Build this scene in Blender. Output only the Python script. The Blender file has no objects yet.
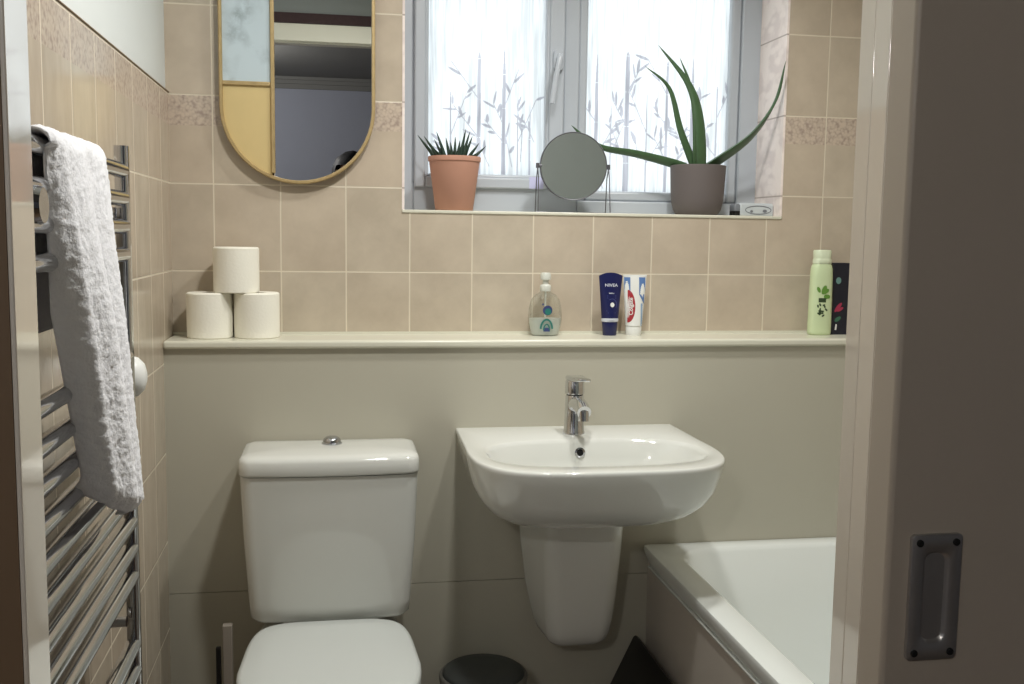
import bpy, bmesh, math, random
from math import pi, sin, cos, radians, sqrt
from mathutils import Vector, Matrix, noise

S = bpy.context.scene
COL = S.collection

# ------------------------------------------------------------------ camera
F_PX = 1012.0
YAW, PITCH, ROLL = 0.1725, 0.1064, 0.0142
CAM = Vector((0.3758, -2.4522, 1.28))
fwd = Vector((sin(YAW) * cos(PITCH), cos(YAW) * cos(PITCH), -sin(PITCH)))
rt0 = Vector((cos(YAW), -sin(YAW), 0))
up0 = rt0.cross(fwd)
rt = rt0 * cos(ROLL) + up0 * sin(ROLL)
up = -rt0 * sin(ROLL) + up0 * cos(ROLL)
cd = bpy.data.cameras.new('camera')
cd.sensor_width = 36.0
cd.lens = F_PX / 1024.0 * 36.0
cd.clip_start = 0.01
cam = bpy.data.objects.new('camera', cd)
COL.objects.link(cam)
M = Matrix((rt, up, -fwd)).transposed().to_4x4()
M.translation = CAM
cam.matrix_world = M
S.camera = cam

# ------------------------------------------------------------------ light and exposure
S.view_settings.view_transform = 'Standard'
S.view_settings.look = 'None'
S.view_settings.gamma = 1.0
S.view_settings.use_curve_mapping = False
S.view_settings.exposure = 0.0
WORLD_STRENGTH = 1.65
CEILING_WATT = 43.0
HALL_WATT = 27.0
w = bpy.data.worlds.new('overcast_sky')
S.world = w
w.use_nodes = True
bg = w.node_tree.nodes['Background']
bg.inputs[0].default_value = (0.93, 0.985, 1.0, 1)
bg.inputs[1].default_value = WORLD_STRENGTH


def lamp(name, loc, watt, radius, color):
    l = bpy.data.lights.new(name, 'POINT')
    l.energy = watt
    l.shadow_soft_size = radius
    l.color = color
    o = bpy.data.objects.new(name, l)
    o.location = loc
    COL.objects.link(o)
    return o


def downlight(loc, watt, size, aim):
    l = bpy.data.lights.new('ceiling_downlight', 'SPOT')
    l.energy = watt
    l.spot_size = radians(size)
    l.spot_blend = 1.0
    l.shadow_soft_size = 0.06
    l.color = (1.0, 0.99, 0.955)
    o = bpy.data.objects.new('ceiling_downlight', l)
    o.location = loc
    o.rotation_euler = (Vector(aim) - Vector(loc)).to_track_quat('-Z', 'Y').to_euler()
    COL.objects.link(o)


DOWNLIGHTS = ((1.06, -0.61), (0.66, -1.06))
downlight(DOWNLIGHTS[0] + (2.318,), CEILING_WATT, 158, (1.06, -0.61, 0))
downlight(DOWNLIGHTS[1] + (2.318,), CEILING_WATT * 1.15, 164, (0.0, -0.72, 0.6))  # second downlight is added to brighten the left wall and door lining
lamp('hall_fill_lamp', (-0.45, -3.45, 2.11), HALL_WATT, 0.06, (1.0, 0.97, 0.93))  # added lamp, lifts the hall and the door face


# ------------------------------------------------------------------ material helpers
def lin(c):
    c = c / 255.0
    return c / 12.92 if c <= 0.04045 else ((c + 0.055) / 1.055) ** 2.4


def rgb(r, g, b):
    return (lin(r), lin(g), lin(b), 1.0)


class NT:
    def __init__(s, name):
        s.m = bpy.data.materials.new(name)
        s.m.use_nodes = True
        s.t = s.m.node_tree
        s.p = s.t.nodes['Principled BSDF']
        s.out = s.t.nodes['Material Output']

    def n(s, typ, **kw):
        nd = s.t.nodes.new(typ)
        for k, v in kw.items():
            setattr(nd, k, v)
        return nd

    def l(s, a, b):
        s.t.links.new(a, b)

    def math(s, op, a, b=None, c=None):
        nd = s.n('ShaderNodeMath', operation=op)
        for i, v in enumerate((a, b, c)):
            if v is None:
                continue
            if isinstance(v, (int, float)):
                nd.inputs[i].default_value = v
            else:
                s.l(v, nd.inputs[i])
        return nd.outputs[0]

    def mix(s, fac, a, b):
        nd = s.n('ShaderNodeMix', data_type='RGBA')
        for sock, v in ((nd.inputs[0], fac), (nd.inputs[6], a), (nd.inputs[7], b)):
            if isinstance(v, (int, float, tuple)):
                sock.default_value = v
            else:
                s.l(v, sock)
        return nd.outputs[2]

    def noise(s, scale, detail=3, vec=None, rough=0.5):
        nd = s.n('ShaderNodeTexNoise')
        nd.inputs['Scale'].default_value = scale
        nd.inputs['Detail'].default_value = detail
        nd.inputs['Roughness'].default_value = rough
        if vec is None:
            vec = s.n('ShaderNodeTexCoord').outputs['Object']
        s.l(vec, nd.inputs['Vector'])
        return nd.outputs[0]

    def ramp(s, fac, a, b):
        nd = s.n('ShaderNodeMapRange')
        s.l(fac, nd.inputs[0])
        nd.inputs[1].default_value = a
        nd.inputs[2].default_value = b
        return nd.outputs[0]

    def bump(s, h, strength, dist):
        nd = s.n('ShaderNodeBump')
        nd.inputs['Strength'].default_value = strength
        nd.inputs['Distance'].default_value = dist
        s.l(h, nd.inputs['Height'])
        s.l(nd.outputs[0], s.p.inputs['Normal'])


def mat(name, col, rough=0.5, metal=0.0, coat=0.0, var=0.04, vscale=12.0, bump=0.0, bscale=200.0, spec=0.5):
    t = NT(name)
    c2 = tuple(min(1, x * (1 - var)) for x in col[:3]) + (1,)
    t.l(t.mix(t.noise(vscale), c2, col), t.p.inputs['Base Color'])
    t.p.inputs['Roughness'].default_value = rough
    t.p.inputs['Metallic'].default_value = metal
    t.p.inputs['Coat Weight'].default_value = coat
    t.p.inputs['Coat Roughness'].default_value = 0.05
    t.p.inputs['Specular IOR Level'].default_value = spec
    if bump:
        t.bump(t.noise(bscale, 4), bump, 0.002)
    return t.m


def tile_material():
    t = NT('beige_wall_tiles')
    co = t.n('ShaderNodeTexCoord').outputs['Object']
    sep = t.n('ShaderNodeSeparateXYZ')
    t.l(co, sep.inputs[0])
    x, y, z = sep.outputs
    ns = t.n('ShaderNodeSeparateXYZ')
    t.l(t.n('ShaderNodeNewGeometry').outputs['True Normal'], ns.inputs[0])
    side = t.math('GREATER_THAN', t.math('ABSOLUTE', ns.outputs[0]), 0.5)
    ux = t.math('DIVIDE', t.math('SUBTRACT', x, 0.0966), 0.1512)
    uy = t.math('DIVIDE', t.math('ADD', y, 0.12), 0.1505)
    mx = t.n('ShaderNodeMix', data_type='FLOAT')
    t.l(side, mx.inputs[0]); t.l(ux, mx.inputs[2]); t.l(uy, mx.inputs[3])
    u = mx.outputs[0]
    v = t.math('DIVIDE', t.math('SUBTRACT', z, 1.1846), 0.201)
    du = t.math('MULTIPLY', t.math('ABSOLUTE', t.math('SUBTRACT', t.math('FRACT', t.math('ADD', u, 0.5)), 0.5)), 0.151)
    dv = t.math('MULTIPLY', t.math('ABSOLUTE', t.math('SUBTRACT', t.math('FRACT', t.math('ADD', v, 0.5)), 0.5)), 0.201)
    d = t.math('MINIMUM', du, dv)
    grout = t.math('SUBTRACT', 1.0, t.ramp(d, 0.0009, 0.0022))
    # per-tile tint
    fl = t.n('ShaderNodeCombineXYZ')
    t.l(t.math('FLOOR', u), fl.inputs[0]); t.l(t.math('FLOOR', v), fl.inputs[1]); t.l(side, fl.inputs[2])
    wn = t.n('ShaderNodeTexWhiteNoise')
    t.l(fl.outputs[0], wn.inputs['Vector'])
    # soft diagonal veining
    mp = t.n('ShaderNodeMapping')
    mp.inputs['Rotation'].default_value = (0.4, 0.7, 0.5)
    mp.inputs['Scale'].default_value = (1, 3.2, 1)
    addv = t.n('ShaderNodeVectorMath', operation='ADD')
    t.l(co, addv.inputs[0]); t.l(wn.outputs['Color'], addv.inputs[1])
    t.l(addv.outputs[0], mp.inputs[0])
    vein = t.noise(9, 4, mp.outputs[0], 0.6)
    base = t.mix(t.ramp(vein, 0.35, 0.7), rgb(186, 174, 156), rgb(203, 191, 172))
    base = t.mix(t.math('MULTIPLY', wn.outputs['Value'], 0.25), base, rgb(204, 180, 158))
    # printed flower border
    inb = t.math('MULTIPLY', t.math('GREATER_THAN', z, 1.517), t.math('LESS_THAN', z, 1.5866))
    vo = t.n('ShaderNodeTexVoronoi')
    vo.inputs['Scale'].default_value = 130
    t.l(co, vo.inputs['Vector'])
    blot = t.math('MULTIPLY', t.ramp(vo.outputs['Distance'], 0.2, 0.75), t.ramp(t.noise(80, 3), 0.36, 0.6))
    bcol = t.mix(blot, rgb(206, 190, 172), rgb(164, 146, 136))
    base = t.mix(t.math('MULTIPLY', inb, 0.9), base, bcol)
    colr = t.mix(grout, base, rgb(222, 212, 192))
    t.l(colr, t.p.inputs['Base Color'])
    rg = t.math('ADD', t.math('MULTIPLY', grout, 0.6), 0.16)
    t.l(rg, t.p.inputs['Roughness'])
    h = t.math('ADD', t.math('MULTIPLY', grout, -1.0), t.math('MULTIPLY', t.noise(14, 2), 0.5))
    t.bump(h, 0.25, 0.003)
    return t.m


TILE = tile_material()
WHITEPAINT = mat('white_wall_paint', rgb(222, 227, 225), 0.7)
CEILPAINT = mat('white_ceiling_paint', rgb(232, 232, 226), 0.8)
SAGE = mat('sage_grey_satin_paint', rgb(190, 186, 170), 0.42, var=0.05, vscale=4)
LEDGE = mat('cream_satin_gloss', rgb(222, 220, 203), 0.25, var=0.03)
GLOSSTRIM = mat('gloss_cream_trim', rgb(246, 236, 220), 0.07, coat=1.0, var=0.03)
DOORPAINT = mat('beige_door_paint', rgb(192, 180, 164), 0.45, var=0.04, vscale=3)
HALLPAINT = mat('hall_grey_paint', rgb(160, 164, 176), 0.8)
HALLCEIL = mat('hall_ceiling_paint', rgb(128, 128, 124), 0.9)
HALLBROWN = mat('hall_beige_paint', rgb(128, 104, 78), 0.6)
PLUM = mat('plum_brown_mottle', rgb(70, 52, 52), 0.9, var=0.4, vscale=60)
DARKGREY = mat('dark_grey_paint', rgb(142, 147, 144), 0.9)
FLOORM = mat('dark_vinyl_floor', rgb(108, 94, 86), 0.45, var=0.15, vscale=20)
CERAMIC = mat('white_glazed_ceramic', rgb(220, 221, 215), 0.06, coat=0.3, var=0.01)
ACRYLIC = mat('white_acrylic', rgb(234, 238, 234), 0.18, coat=0.2, var=0.01)
PANELM = mat('white_panel_plastic', rgb(200, 192, 182), 0.32, var=0.02)
LIDM = mat('white_seat_plastic', rgb(208, 212, 208), 0.28, var=0.01)
CHROME = mat('chrome', (0.55, 0.56, 0.585, 1), 0.09, metal=1.0, var=0.02)
STEEL = mat('brushed_steel', (0.50, 0.48, 0.46, 1), 0.34, metal=0.75, var=0.1, vscale=60)
DARKMETAL = mat('dark_grey_wire', rgb(105, 105, 110), 0.35, metal=0.6)
BLACK = mat('black_plastic', rgb(14, 14, 16), 0.35)
BLACKHOLE = mat('black_screw_hole', rgb(10, 10, 10), 0.8)
BINLID = mat('charcoal_plastic', rgb(62, 65, 64), 0.5)
BINRIM = mat('grey_plastic_rim', rgb(112, 110, 104), 0.45)
GLOSSTRIM.node_tree.nodes['Principled BSDF'].inputs['Coat IOR'].default_value = 1.9
PVC = mat('white_pvc', rgb(190, 196, 203), 0.3, var=0.01)
GASKET = mat('grey_gasket', rgb(120, 124, 128), 0.6)
GOLD = mat('antique_gold_leaf', rgb(204, 178, 128), 0.45, metal=0.35, var=0.35, vscale=60, bump=0.3, bscale=120)
GOLDPANE = mat('brushed_gold_pane', rgb(226, 202, 144), 0.5, metal=0.15, var=0.12, vscale=18)
MIRROR = mat('mirror_silver', (0.86, 0.87, 0.88, 1), 0.0, metal=1.0, var=0.0)
PAPER = mat('white_tissue_paper', rgb(246, 243, 230), 0.95, var=0.02, bump=0.3, bscale=160)
CARD = mat('grey_cardboard', rgb(168, 150, 128), 0.9)
TERRA = mat('terracotta_clay', rgb(194, 145, 123), 0.75, var=0.12, vscale=18)
GREYPOT = mat('matt_taupe_grey_pot', rgb(106, 98, 96), 0.7, var=0.06)
SOIL = mat('dark_potting_soil', rgb(58, 46, 38), 1.0, var=0.5, vscale=90)
ALOE = mat('aloe_green', rgb(74, 104, 68), 0.4, var=0.3, vscale=30)
HAWO = mat('dark_green_succulent', rgb(44, 70, 54), 0.45, var=0.5, vscale=60)
NAVY = mat('navy_plastic', rgb(24, 29, 80), 0.3)
SILVER = mat('silver_print', rgb(208, 212, 222), 0.4)
WHITEP = mat('white_plastic', rgb(235, 236, 232), 0.35)
BLUEP = mat('blue_print', rgb(92, 126, 180), 0.4)
PALEBLUE = mat('pale_blue_print', rgb(150, 178, 208), 0.4)
REDP = mat('red_print', rgb(168, 44, 52), 0.4)
LIME = mat('pale_green_plastic', rgb(212, 228, 184), 0.35)
LIMECAP = mat('white_green_cap', rgb(222, 232, 202), 0.35)
LEAFP = mat('leaf_green_print', rgb(104, 152, 62), 0.5)
DGREENP = mat('dark_green_print', rgb(52, 72, 44), 0.5)
TEALP = mat('teal_print', rgb(38, 120, 112), 0.5)
INDIGOP = mat('indigo_print', rgb(58, 66, 118), 0.5)
PINKP = mat('pink_print', rgb(168, 52, 82), 0.5)
BOXBLACK = mat('black_card', rgb(24, 26, 40), 0.4)
GREYCASE = mat('frosted_grey_plastic', rgb(190, 196, 198), 0.25)
DARKCASE = mat('dark_grey_print', rgb(118, 122, 128), 0.4)
LILAC = mat('lilac_sticker', rgb(200, 200, 232), 0.6)
SKIN = mat('skin', rgb(200, 156, 130), 0.55)
HAIR = mat('black_hair', rgb(20, 18, 22), 0.6)
SHIRT = mat('charcoal_cotton', rgb(46, 48, 56), 0.9)
JEANS = mat('dark_denim', rgb(40, 48, 70), 0.9)
PHONEM = mat('black_glass', rgb(16, 16, 18), 0.1)


def marble_mat():
    t = NT('pale_blue_marble')
    n1 = t.noise(14, 6, rough=0.65)
    v = t.ramp(t.math('ABSOLUTE', t.math('SUBTRACT', n1, 0.5)), 0.0, 0.12)
    big = t.ramp(t.noise(11, 2), 0.52, 0.72)
    fac = t.math('MULTIPLY', t.math('SUBTRACT', 1.0, v), big)
    t.l(t.mix(fac, rgb(204, 219, 226), rgb(160, 174, 180)), t.p.inputs['Base Color'])
    t.p.inputs['Roughness'].default_value = 0.2
    return t.m


def frosted_mat(name, col, streak):
    t = NT(name)
    t.t.nodes.remove(t.p)
    tr = t.n('ShaderNodeBsdfTranslucent')
    gl = t.n('ShaderNodeBsdfGlossy')
    gl.inputs['Roughness'].default_value = 0.15
    gl.inputs['Color'].default_value = (0.8, 0.8, 0.8, 1)
    mp = t.n('ShaderNodeMapping')
    mp.inputs['Scale'].default_value = (1, 1, 0.06)
    t.l(t.n('ShaderNodeTexCoord').outputs['Object'], mp.inputs[0])
    nz = t.noise(120, 3, mp.outputs[0])
    c2 = tuple(c * (1 - streak) for c in col[:3]) + (1,)
    t.l(t.mix(t.ramp(nz, 0.35, 0.65), c2, col), tr.inputs['Color'])
    fr = t.n('ShaderNodeFresnel')
    ms = t.n('ShaderNodeMixShader')
    t.l(t.math('MULTIPLY', fr.outputs[0], 0.6), ms.inputs[0])
    t.l(tr.outputs[0], ms.inputs[1]); t.l(gl.outputs[0], ms.inputs[2])
    t.l(ms.outputs[0], t.out.inputs['Surface'])
    return t.m


def clear_plastic(name, tint, dens=0.12):
    t = NT(name)
    t.t.nodes.remove(t.p)
    tr = t.n('ShaderNodeBsdfTransparent'); tr.inputs[0].default_value = tint
    gl = t.n('ShaderNodeBsdfGlossy'); gl.inputs['Roughness'].default_value = 0.06
    df = t.n('ShaderNodeBsdfTranslucent'); df.inputs[0].default_value = (0.8, 0.82, 0.8, 1)
    lw = t.n('ShaderNodeLayerWeight'); lw.inputs[0].default_value = 0.35
    m1 = t.n('ShaderNodeMixShader'); m1.inputs[0].default_value = dens
    t.l(tr.outputs[0], m1.inputs[1]); t.l(df.outputs[0], m1.inputs[2])
    m2 = t.n('ShaderNodeMixShader')
    t.l(t.math('MULTIPLY', lw.outputs['Facing'], 0.6), m2.inputs[0])
    t.l(m1.outputs[0], m2.inputs[1]); t.l(gl.outputs[0], m2.inputs[2])
    t.l(m2.outputs[0], t.out.inputs['Surface'])
    return t.m


def towel_mat():
    t = NT('white_terry_cotton')
    n1 = t.noise(170, 4)
    t.l(t.mix(n1, rgb(242, 242, 247), rgb(253, 253, 255)), t.p.inputs['Base Color'])
    t.p.inputs['Roughness'].default_value = 1.0
    t.p.inputs['Sheen Weight'].default_value = 0.25
    t.bump(t.noise(330, 3), 0.5, 0.002)
    return t.m


def emit_mat(name, col, strength):
    t = NT(name)
    t.p.inputs['Base Color'].default_value = col
    t.p.inputs['Emission Color'].default_value = col
    t.p.inputs['Emission Strength'].default_value = strength
    return t.m


MARBLE = marble_mat()
PANE = frosted_mat('frosted_glass', (0.90, 0.93, 0.945, 1), 0.28)
ETCH = frosted_mat('etched_film', (0.60, 0.585, 0.635, 1), 0.12)
CLEARP = clear_plastic('clear_bottle_plastic', (0.94, 0.95, 0.93, 1))
PUMPP = mat('translucent_white_plastic', rgb(216, 218, 208), 0.35)
LIQUID = mat('milky_soap', rgb(208, 212, 206), 0.3)
TOWEL = towel_mat()
DIFF = emit_mat('lamp_diffuser', (1.0, 0.93, 0.82, 1), 2.0)


# ------------------------------------------------------------------ object helpers
def wloc(o):
    v = Vector((0, 0, 0))
    while o:
        v += o.location
        o = o.parent
    return v


def obj(name, bm, m, parent=None, world=True, smooth=False, angle=40, bevel=0.0, seg=2):
    """link one mesh object; geometry given in world space (or in the parent's space)"""
    if parent and world:
        bmesh.ops.translate(bm, verts=bm.verts, vec=-wloc(parent))
    bmesh.ops.recalc_face_normals(bm, faces=bm.faces)
    me = bpy.data.meshes.new(name)
    bm.to_mesh(me)
    bm.free()
    me.materials.append(m)
    o = bpy.data.objects.new(name, me)
    COL.objects.link(o)
    if parent:
        o.parent = parent
    if bevel:
        b = o.modifiers.new('bevel', 'BEVEL')
        b.width = bevel
        b.segments = seg
        b.limit_method = 'ANGLE'
    if smooth or bevel:
        me.polygons.foreach_set('use_smooth', [True] * len(me.polygons))
        try:
            me.set_sharp_from_angle(angle=radians(angle))
        except Exception:
            pass
    return o


def tag(o, label=None, cat=None, group=None, kind=None):
    for k, v in (('label', label), ('category', cat), ('group', group), ('kind', kind)):
        if v:
            o[k] = v
    return o


def thing(name, label, cat, loc, group=None, rot=None):
    o = bpy.data.objects.new(name, None)
    o.empty_display_size = 0.05
    o.location = loc
    if rot:
        o.rotation_euler = rot
    COL.objects.link(o)
    return tag(o, label, cat, group)


def B():
    return bmesh.new()


def box(bm, x0, x1, y0, y1, z0, z1):
    vs = [bm.verts.new((x, y, z)) for x in (x0, x1) for y in (y0, y1) for z in (z0, z1)]
    for f in ((0, 1, 3, 2), (4, 6, 7, 5), (0, 4, 5, 1), (2, 3, 7, 6), (0, 2, 6, 4), (1, 5, 7, 3)):
        bm.faces.new([vs[i] for i in f])
    return bm


def loft(bm, rings, cap0=True, cap1=True):
    vr = [[bm.verts.new(p) for p in r] for r in rings]
    n = len(rings[0])
    for a, b in zip(vr, vr[1:]):
        for i in range(n):
            j = (i + 1) % n
            bm.faces.new((a[i], a[j], b[j], b[i]))
    if cap0:
        bm.faces.new(list(reversed(vr[0])))
    if cap1:
        bm.faces.new(vr[-1])
    return bm


def lathe(bm, prof, c=(0, 0, 0), n=40, ex=1.0, ey=1.0, cap0=True, cap1=True):
    rings = [[(c[0] + r * ex * cos(2 * pi * i / n), c[1] + r * ey * sin(2 * pi * i / n), c[2] + z) for i in range(n)]
             for r, z in prof]
    return loft(bm, rings, cap0, cap1)


def tube(bm, pts, r, n=10, cap=True):
    pts = [Vector(p) for p in pts]
    rs = r if isinstance(r, (list, tuple)) else [r] * len(pts)
    rings = []
    ref = None
    for i, p in enumerate(pts):
        d = (pts[min(i + 1, len(pts) - 1)] - pts[max(i - 1, 0)]).normalized()
        if ref is None:
            ref = Vector((0, 0, 1)) if abs(d.z) < 0.9 else Vector((1, 0, 0))
        a = (ref - d * ref.dot(d)).normalized()
        ref = a
        b = d.cross(a)
        rings.append([p + (a * cos(2 * pi * k / n) + b * sin(2 * pi * k / n)) * rs[i] for k in range(n)])
    return loft(bm, rings, cap, cap)


def rrect(cx, cy, hx, hy, r, z, n=8):
    out = []
    for qx, qy, a0 in ((1, -1, -pi / 2), (1, 1, 0), (-1, 1, pi / 2), (-1, -1, pi)):
        for k in range(n):
            a = a0 + (pi / 2) * k / (n - 1)
            out.append((cx + qx * (hx - r) + r * cos(a), cy + qy * (hy - r) + r * sin(a), z))
    return out


def sell(cx, cy, a, b, e, z, N=48):
    out = []
    for i in range(N):
        t = 2 * pi * i / N
        c, s = cos(t), sin(t)
        out.append((cx + a * math.copysign(abs(c) ** (2 / e), c), cy + b * math.copysign(abs(s) ** (2 / e), s), z))
    return out


def catmull(pts, m=6):
    P = [Vector(p) for p in pts]
    P = [P[0] * 2 - P[1]] + P + [P[-1] * 2 - P[-2]]
    out = []
    for i in range(1, len(P) - 2):
        a, b, c, d = P[i - 1:i + 3]
        for k in range(m):
            t = k / m
            out.append(0.5 * ((2 * b) + (c - a) * t + (2 * a - 5 * b + 4 * c - d) * t * t + (3 * b - a - 3 * c + d) * t ** 3))
    out.append(P[-2])
    return out


def text_bm(body, size, xform):
    """letters as a flat mesh; xform maps (u, v) in metres, centred, to a point"""
    cu = bpy.data.curves.new('lettering', 'FONT')
    cu.body = body
    cu.size = size
    cu.align_x = 'CENTER'
    cu.align_y = 'CENTER'
    cu.offset = size * 0.02
    o = bpy.data.objects.new('lettering', cu)
    COL.objects.link(o)
    dg = bpy.context.evaluated_depsgraph_get()
    me = bpy.data.meshes.new_from_object(o.evaluated_get(dg))
    bm = B()
    bm.from_mesh(me)
    for v in bm.verts:
        v.co = Vector(xform(v.co.x, v.co.y))
    bpy.data.objects.remove(o)
    bpy.data.curves.remove(cu)
    bpy.data.meshes.remove(me)
    return bm


def poly(bm, pts, xf):
    bm.faces.new([bm.verts.new(xf(u, v)) for u, v in pts])


def disc(bm, u, v, a, b, xf, n=24, a0=0, a1=2 * pi):
    full = abs(a1 - a0 - 2 * pi) < 1e-6
    poly(bm, [(u + a * cos(a0 + (a1 - a0) * k / (n if full else n - 1)), v + b * sin(a0 + (a1 - a0) * k / (n if full else n - 1))) for k in range(n)], xf)


def ringband(bm, u, v, a, b, wdt, xf, n=28, a0=0, a1=2 * pi):
    for k in range(n):
        t0, t1 = a0 + (a1 - a0) * k / n, a0 + (a1 - a0) * (k + 1) / n
        poly(bm, [(u + a * cos(t0), v + b * sin(t0)), (u + a * cos(t1), v + b * sin(t1)),
                  (u + (a - wdt) * cos(t1), v + (b - wdt) * sin(t1)), (u + (a - wdt) * cos(t0), v + (b - wdt) * sin(t0))], xf)


def struct(name, bm, m, parent=None, **kw):
    o = obj(name, bm, m, parent, **kw)
    o['kind'] = 'structure'
    return o


# ------------------------------------------------------------------ the room shell
CEIL = 2.35
WX0, WX1, WZ0, WZ1 = 0.5310, 1.4978, 1.3345, 2.16     # window opening
RX = 1.812                                             # right wall
YF0, YF1 = -1.668, -1.618                              # wall with the door, hall side / bathroom side
JL, JR = 0.1456, 0.8262                                # door opening
YW = 0.16                                              # front of the window frame

bm = B()
box(bm, -0.10, WX0, 0, 0.30, 0, CEIL)
box(bm, WX1, RX + 0.10, 0, 0.30, 0, CEIL)
box(bm, WX0, WX1, 0, 0.30, 0, WZ0 - 0.008)
box(bm, WX0, WX1, 0, 0.30, WZ1, CEIL)
struct('wall_back', bm, TILE)
bm = B(); box(bm, -0.10, 0, YF1, 0, 0, 1.5886)
struct('wall_left', bm, TILE)
bm = B(); box(bm, -0.10, -0.006, YF1, 0, 1.5886, CEIL)
struct('wall_left_upper', bm, WHITEPAINT)
bm = B(); box(bm, RX, RX + 0.10, YF1, 0, 0, CEIL)
struct('wall_right', bm, TILE)
bm = B(); box(bm, -0.10, RX + 0.10, YF1, 0.30, -0.1, 0)
struct('floor', bm, FLOORM)
bm = B(); box(bm, -0.10, RX + 0.10, YF1, 0.30, CEIL, CEIL + 0.1)
struct('ceiling', bm, CEILPAINT)
# boxed-in lower wall with its ledge
bm = B()
box(bm, 0, RX, -0.140, 0, 0, 0.458)
box(bm, 0, RX, -0.1395, 0, 0.4595, 1.017)
struct('wall_boxing', bm, SAGE)
bm = B(); box(bm, -0.0, RX, -0.152, 0, 1.017, 1.0355)
struct('trim_1', bm, LEDGE, bevel=0.006, seg=3)
# caulk line behind the ledge
bm = B(); box(bm, 0, RX, -0.006, 0.0, 1.0355, 1.041)
struct('trim_2', bm, LEDGE)
# thin top edge of the left wall tiles, brown to stand in for a shadow line
bm = B(); box(bm, -0.006, 0.0025, YF1, 0, 1.5886, 1.5915)
struct('trim_3', bm, HALLBROWN, bevel=0.002)
# pale blotched tiles lining the window reveal
def reveal_mat():
    t = NT('pale_reveal_tiles')
    co = t.n('ShaderNodeTexCoord').outputs['Object']
    sep = t.n('ShaderNodeSeparateXYZ'); t.l(co, sep.inputs[0])
    v = t.math('DIVIDE', t.math('SUBTRACT', sep.outputs[2], 1.1846), 0.201)
    dv = t.math('MULTIPLY', t.math('ABSOLUTE', t.math('SUBTRACT', t.math('FRACT', t.math('ADD', v, 0.5)), 0.5)), 0.201)
    g = t.math('SUBTRACT', 1.0, t.ramp(dv, 0.0012, 0.0024))
    vo = t.n('ShaderNodeTexVoronoi'); vo.inputs['Scale'].default_value = 42
    mp = t.n('ShaderNodeMapping'); mp.inputs['Rotation'].default_value = (0.6, 0.2, 0.3); mp.inputs['Scale'].default_value = (1, 0.45, 1)
    t.l(co, mp.inputs[0]); t.l(mp.outputs[0], vo.inputs['Vector'])
    sw = t.math('MULTIPLY', t.ramp(vo.outputs['Distance'], 0.25, 0.5), t.ramp(t.noise(20, 2), 0.42, 0.58))
    c = t.mix(t.math('MULTIPLY', sw, 0.6), rgb(250, 238, 232), rgb(222, 208, 204))
    t.l(t.mix(g, c, rgb(190, 176, 168)), t.p.inputs['Base Color'])
    t.p.inputs['Roughness'].default_value = 0.12
    t.bump(t.noise(40, 3), 0.25, 0.002)
    return t.m


REVEAL = reveal_mat()
bm = B()
box(bm, WX1 - 0.006, WX1, -0.001, YW, WZ0, WZ1)
struct('trim_12', bm, REVEAL)
bm = B()
box(bm, WX0, WX0 + 0.006, -0.001, YW, WZ0, WZ1)
struct('trim_13', bm, REVEAL)
# window sill
bm = B(); box(bm, WX0, WX1, -0.003, YW, WZ0 - 0.008, WZ0)
struct('trim_4', bm, LEDGE, bevel=0.002)

# wall with the door opening
bm = B()
box(bm, -1.1, JL - 0.004, YF0, YF1, 0, 2.30)
box(bm, JR + 0.022, 3.0, YF0, YF1, 0, 2.30)
box(bm, JL - 0.004, JR + 0.022, YF0, YF1, 2.012, 2.30)
struct('wall_front', bm, HALLBROWN)
bm = B()
box(bm, 0, JL - 0.004, YF1, YF1 + 0.006, 0, CEIL)
box(bm, JR + 0.022, RX, YF1, YF1 + 0.006, 0, CEIL)
box(bm, JL - 0.004, JR + 0.022, YF1, YF1 + 0.006, 2.012, CEIL)
struct('wall_front_inner', bm, DARKGREY)
bm = B(); box(bm, 0, RX, YF1 + 0.006, YF1 + 0.018, 2.062, 2.100)
struct('trim_5', bm, PLUM)  # mottled plum-brown strip above the door head
# door lining
bm = B(); box(bm, JL - 0.004, JL, YF0 + 0.0005, YF1 + 0.0065, 0, 1.990)
struct('trim_6', bm, GLOSSTRIM, bevel=0.001)
bm = B(); box(bm, JR + 0.001, JR + 0.022, YF0 + 0.008, -1.6345, 0, 1.990)
struct('trim_7', bm, GLOSSTRIM, bevel=0.0009)
bm = B(); box(bm, JR + 0.001, JR + 0.022, -1.6344, YF1 + 0.0075, 0, 1.990)
struct('trim_8', bm, GLOSSTRIM, bevel=0.0009)
bm = B(); box(bm, JL - 0.004, JR + 0.022, YF0, YF1 + 0.002, 1.990, 2.012)
struct('trim_9', bm, LEDGE, bevel=0.003)
bm = B(); box(bm, JL - 0.07, JR + 0.07, YF1 + 0.006, YF1 + 0.016, 1.995, 2.062)
struct('trim_10', bm, LEDGE, bevel=0.004)

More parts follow.
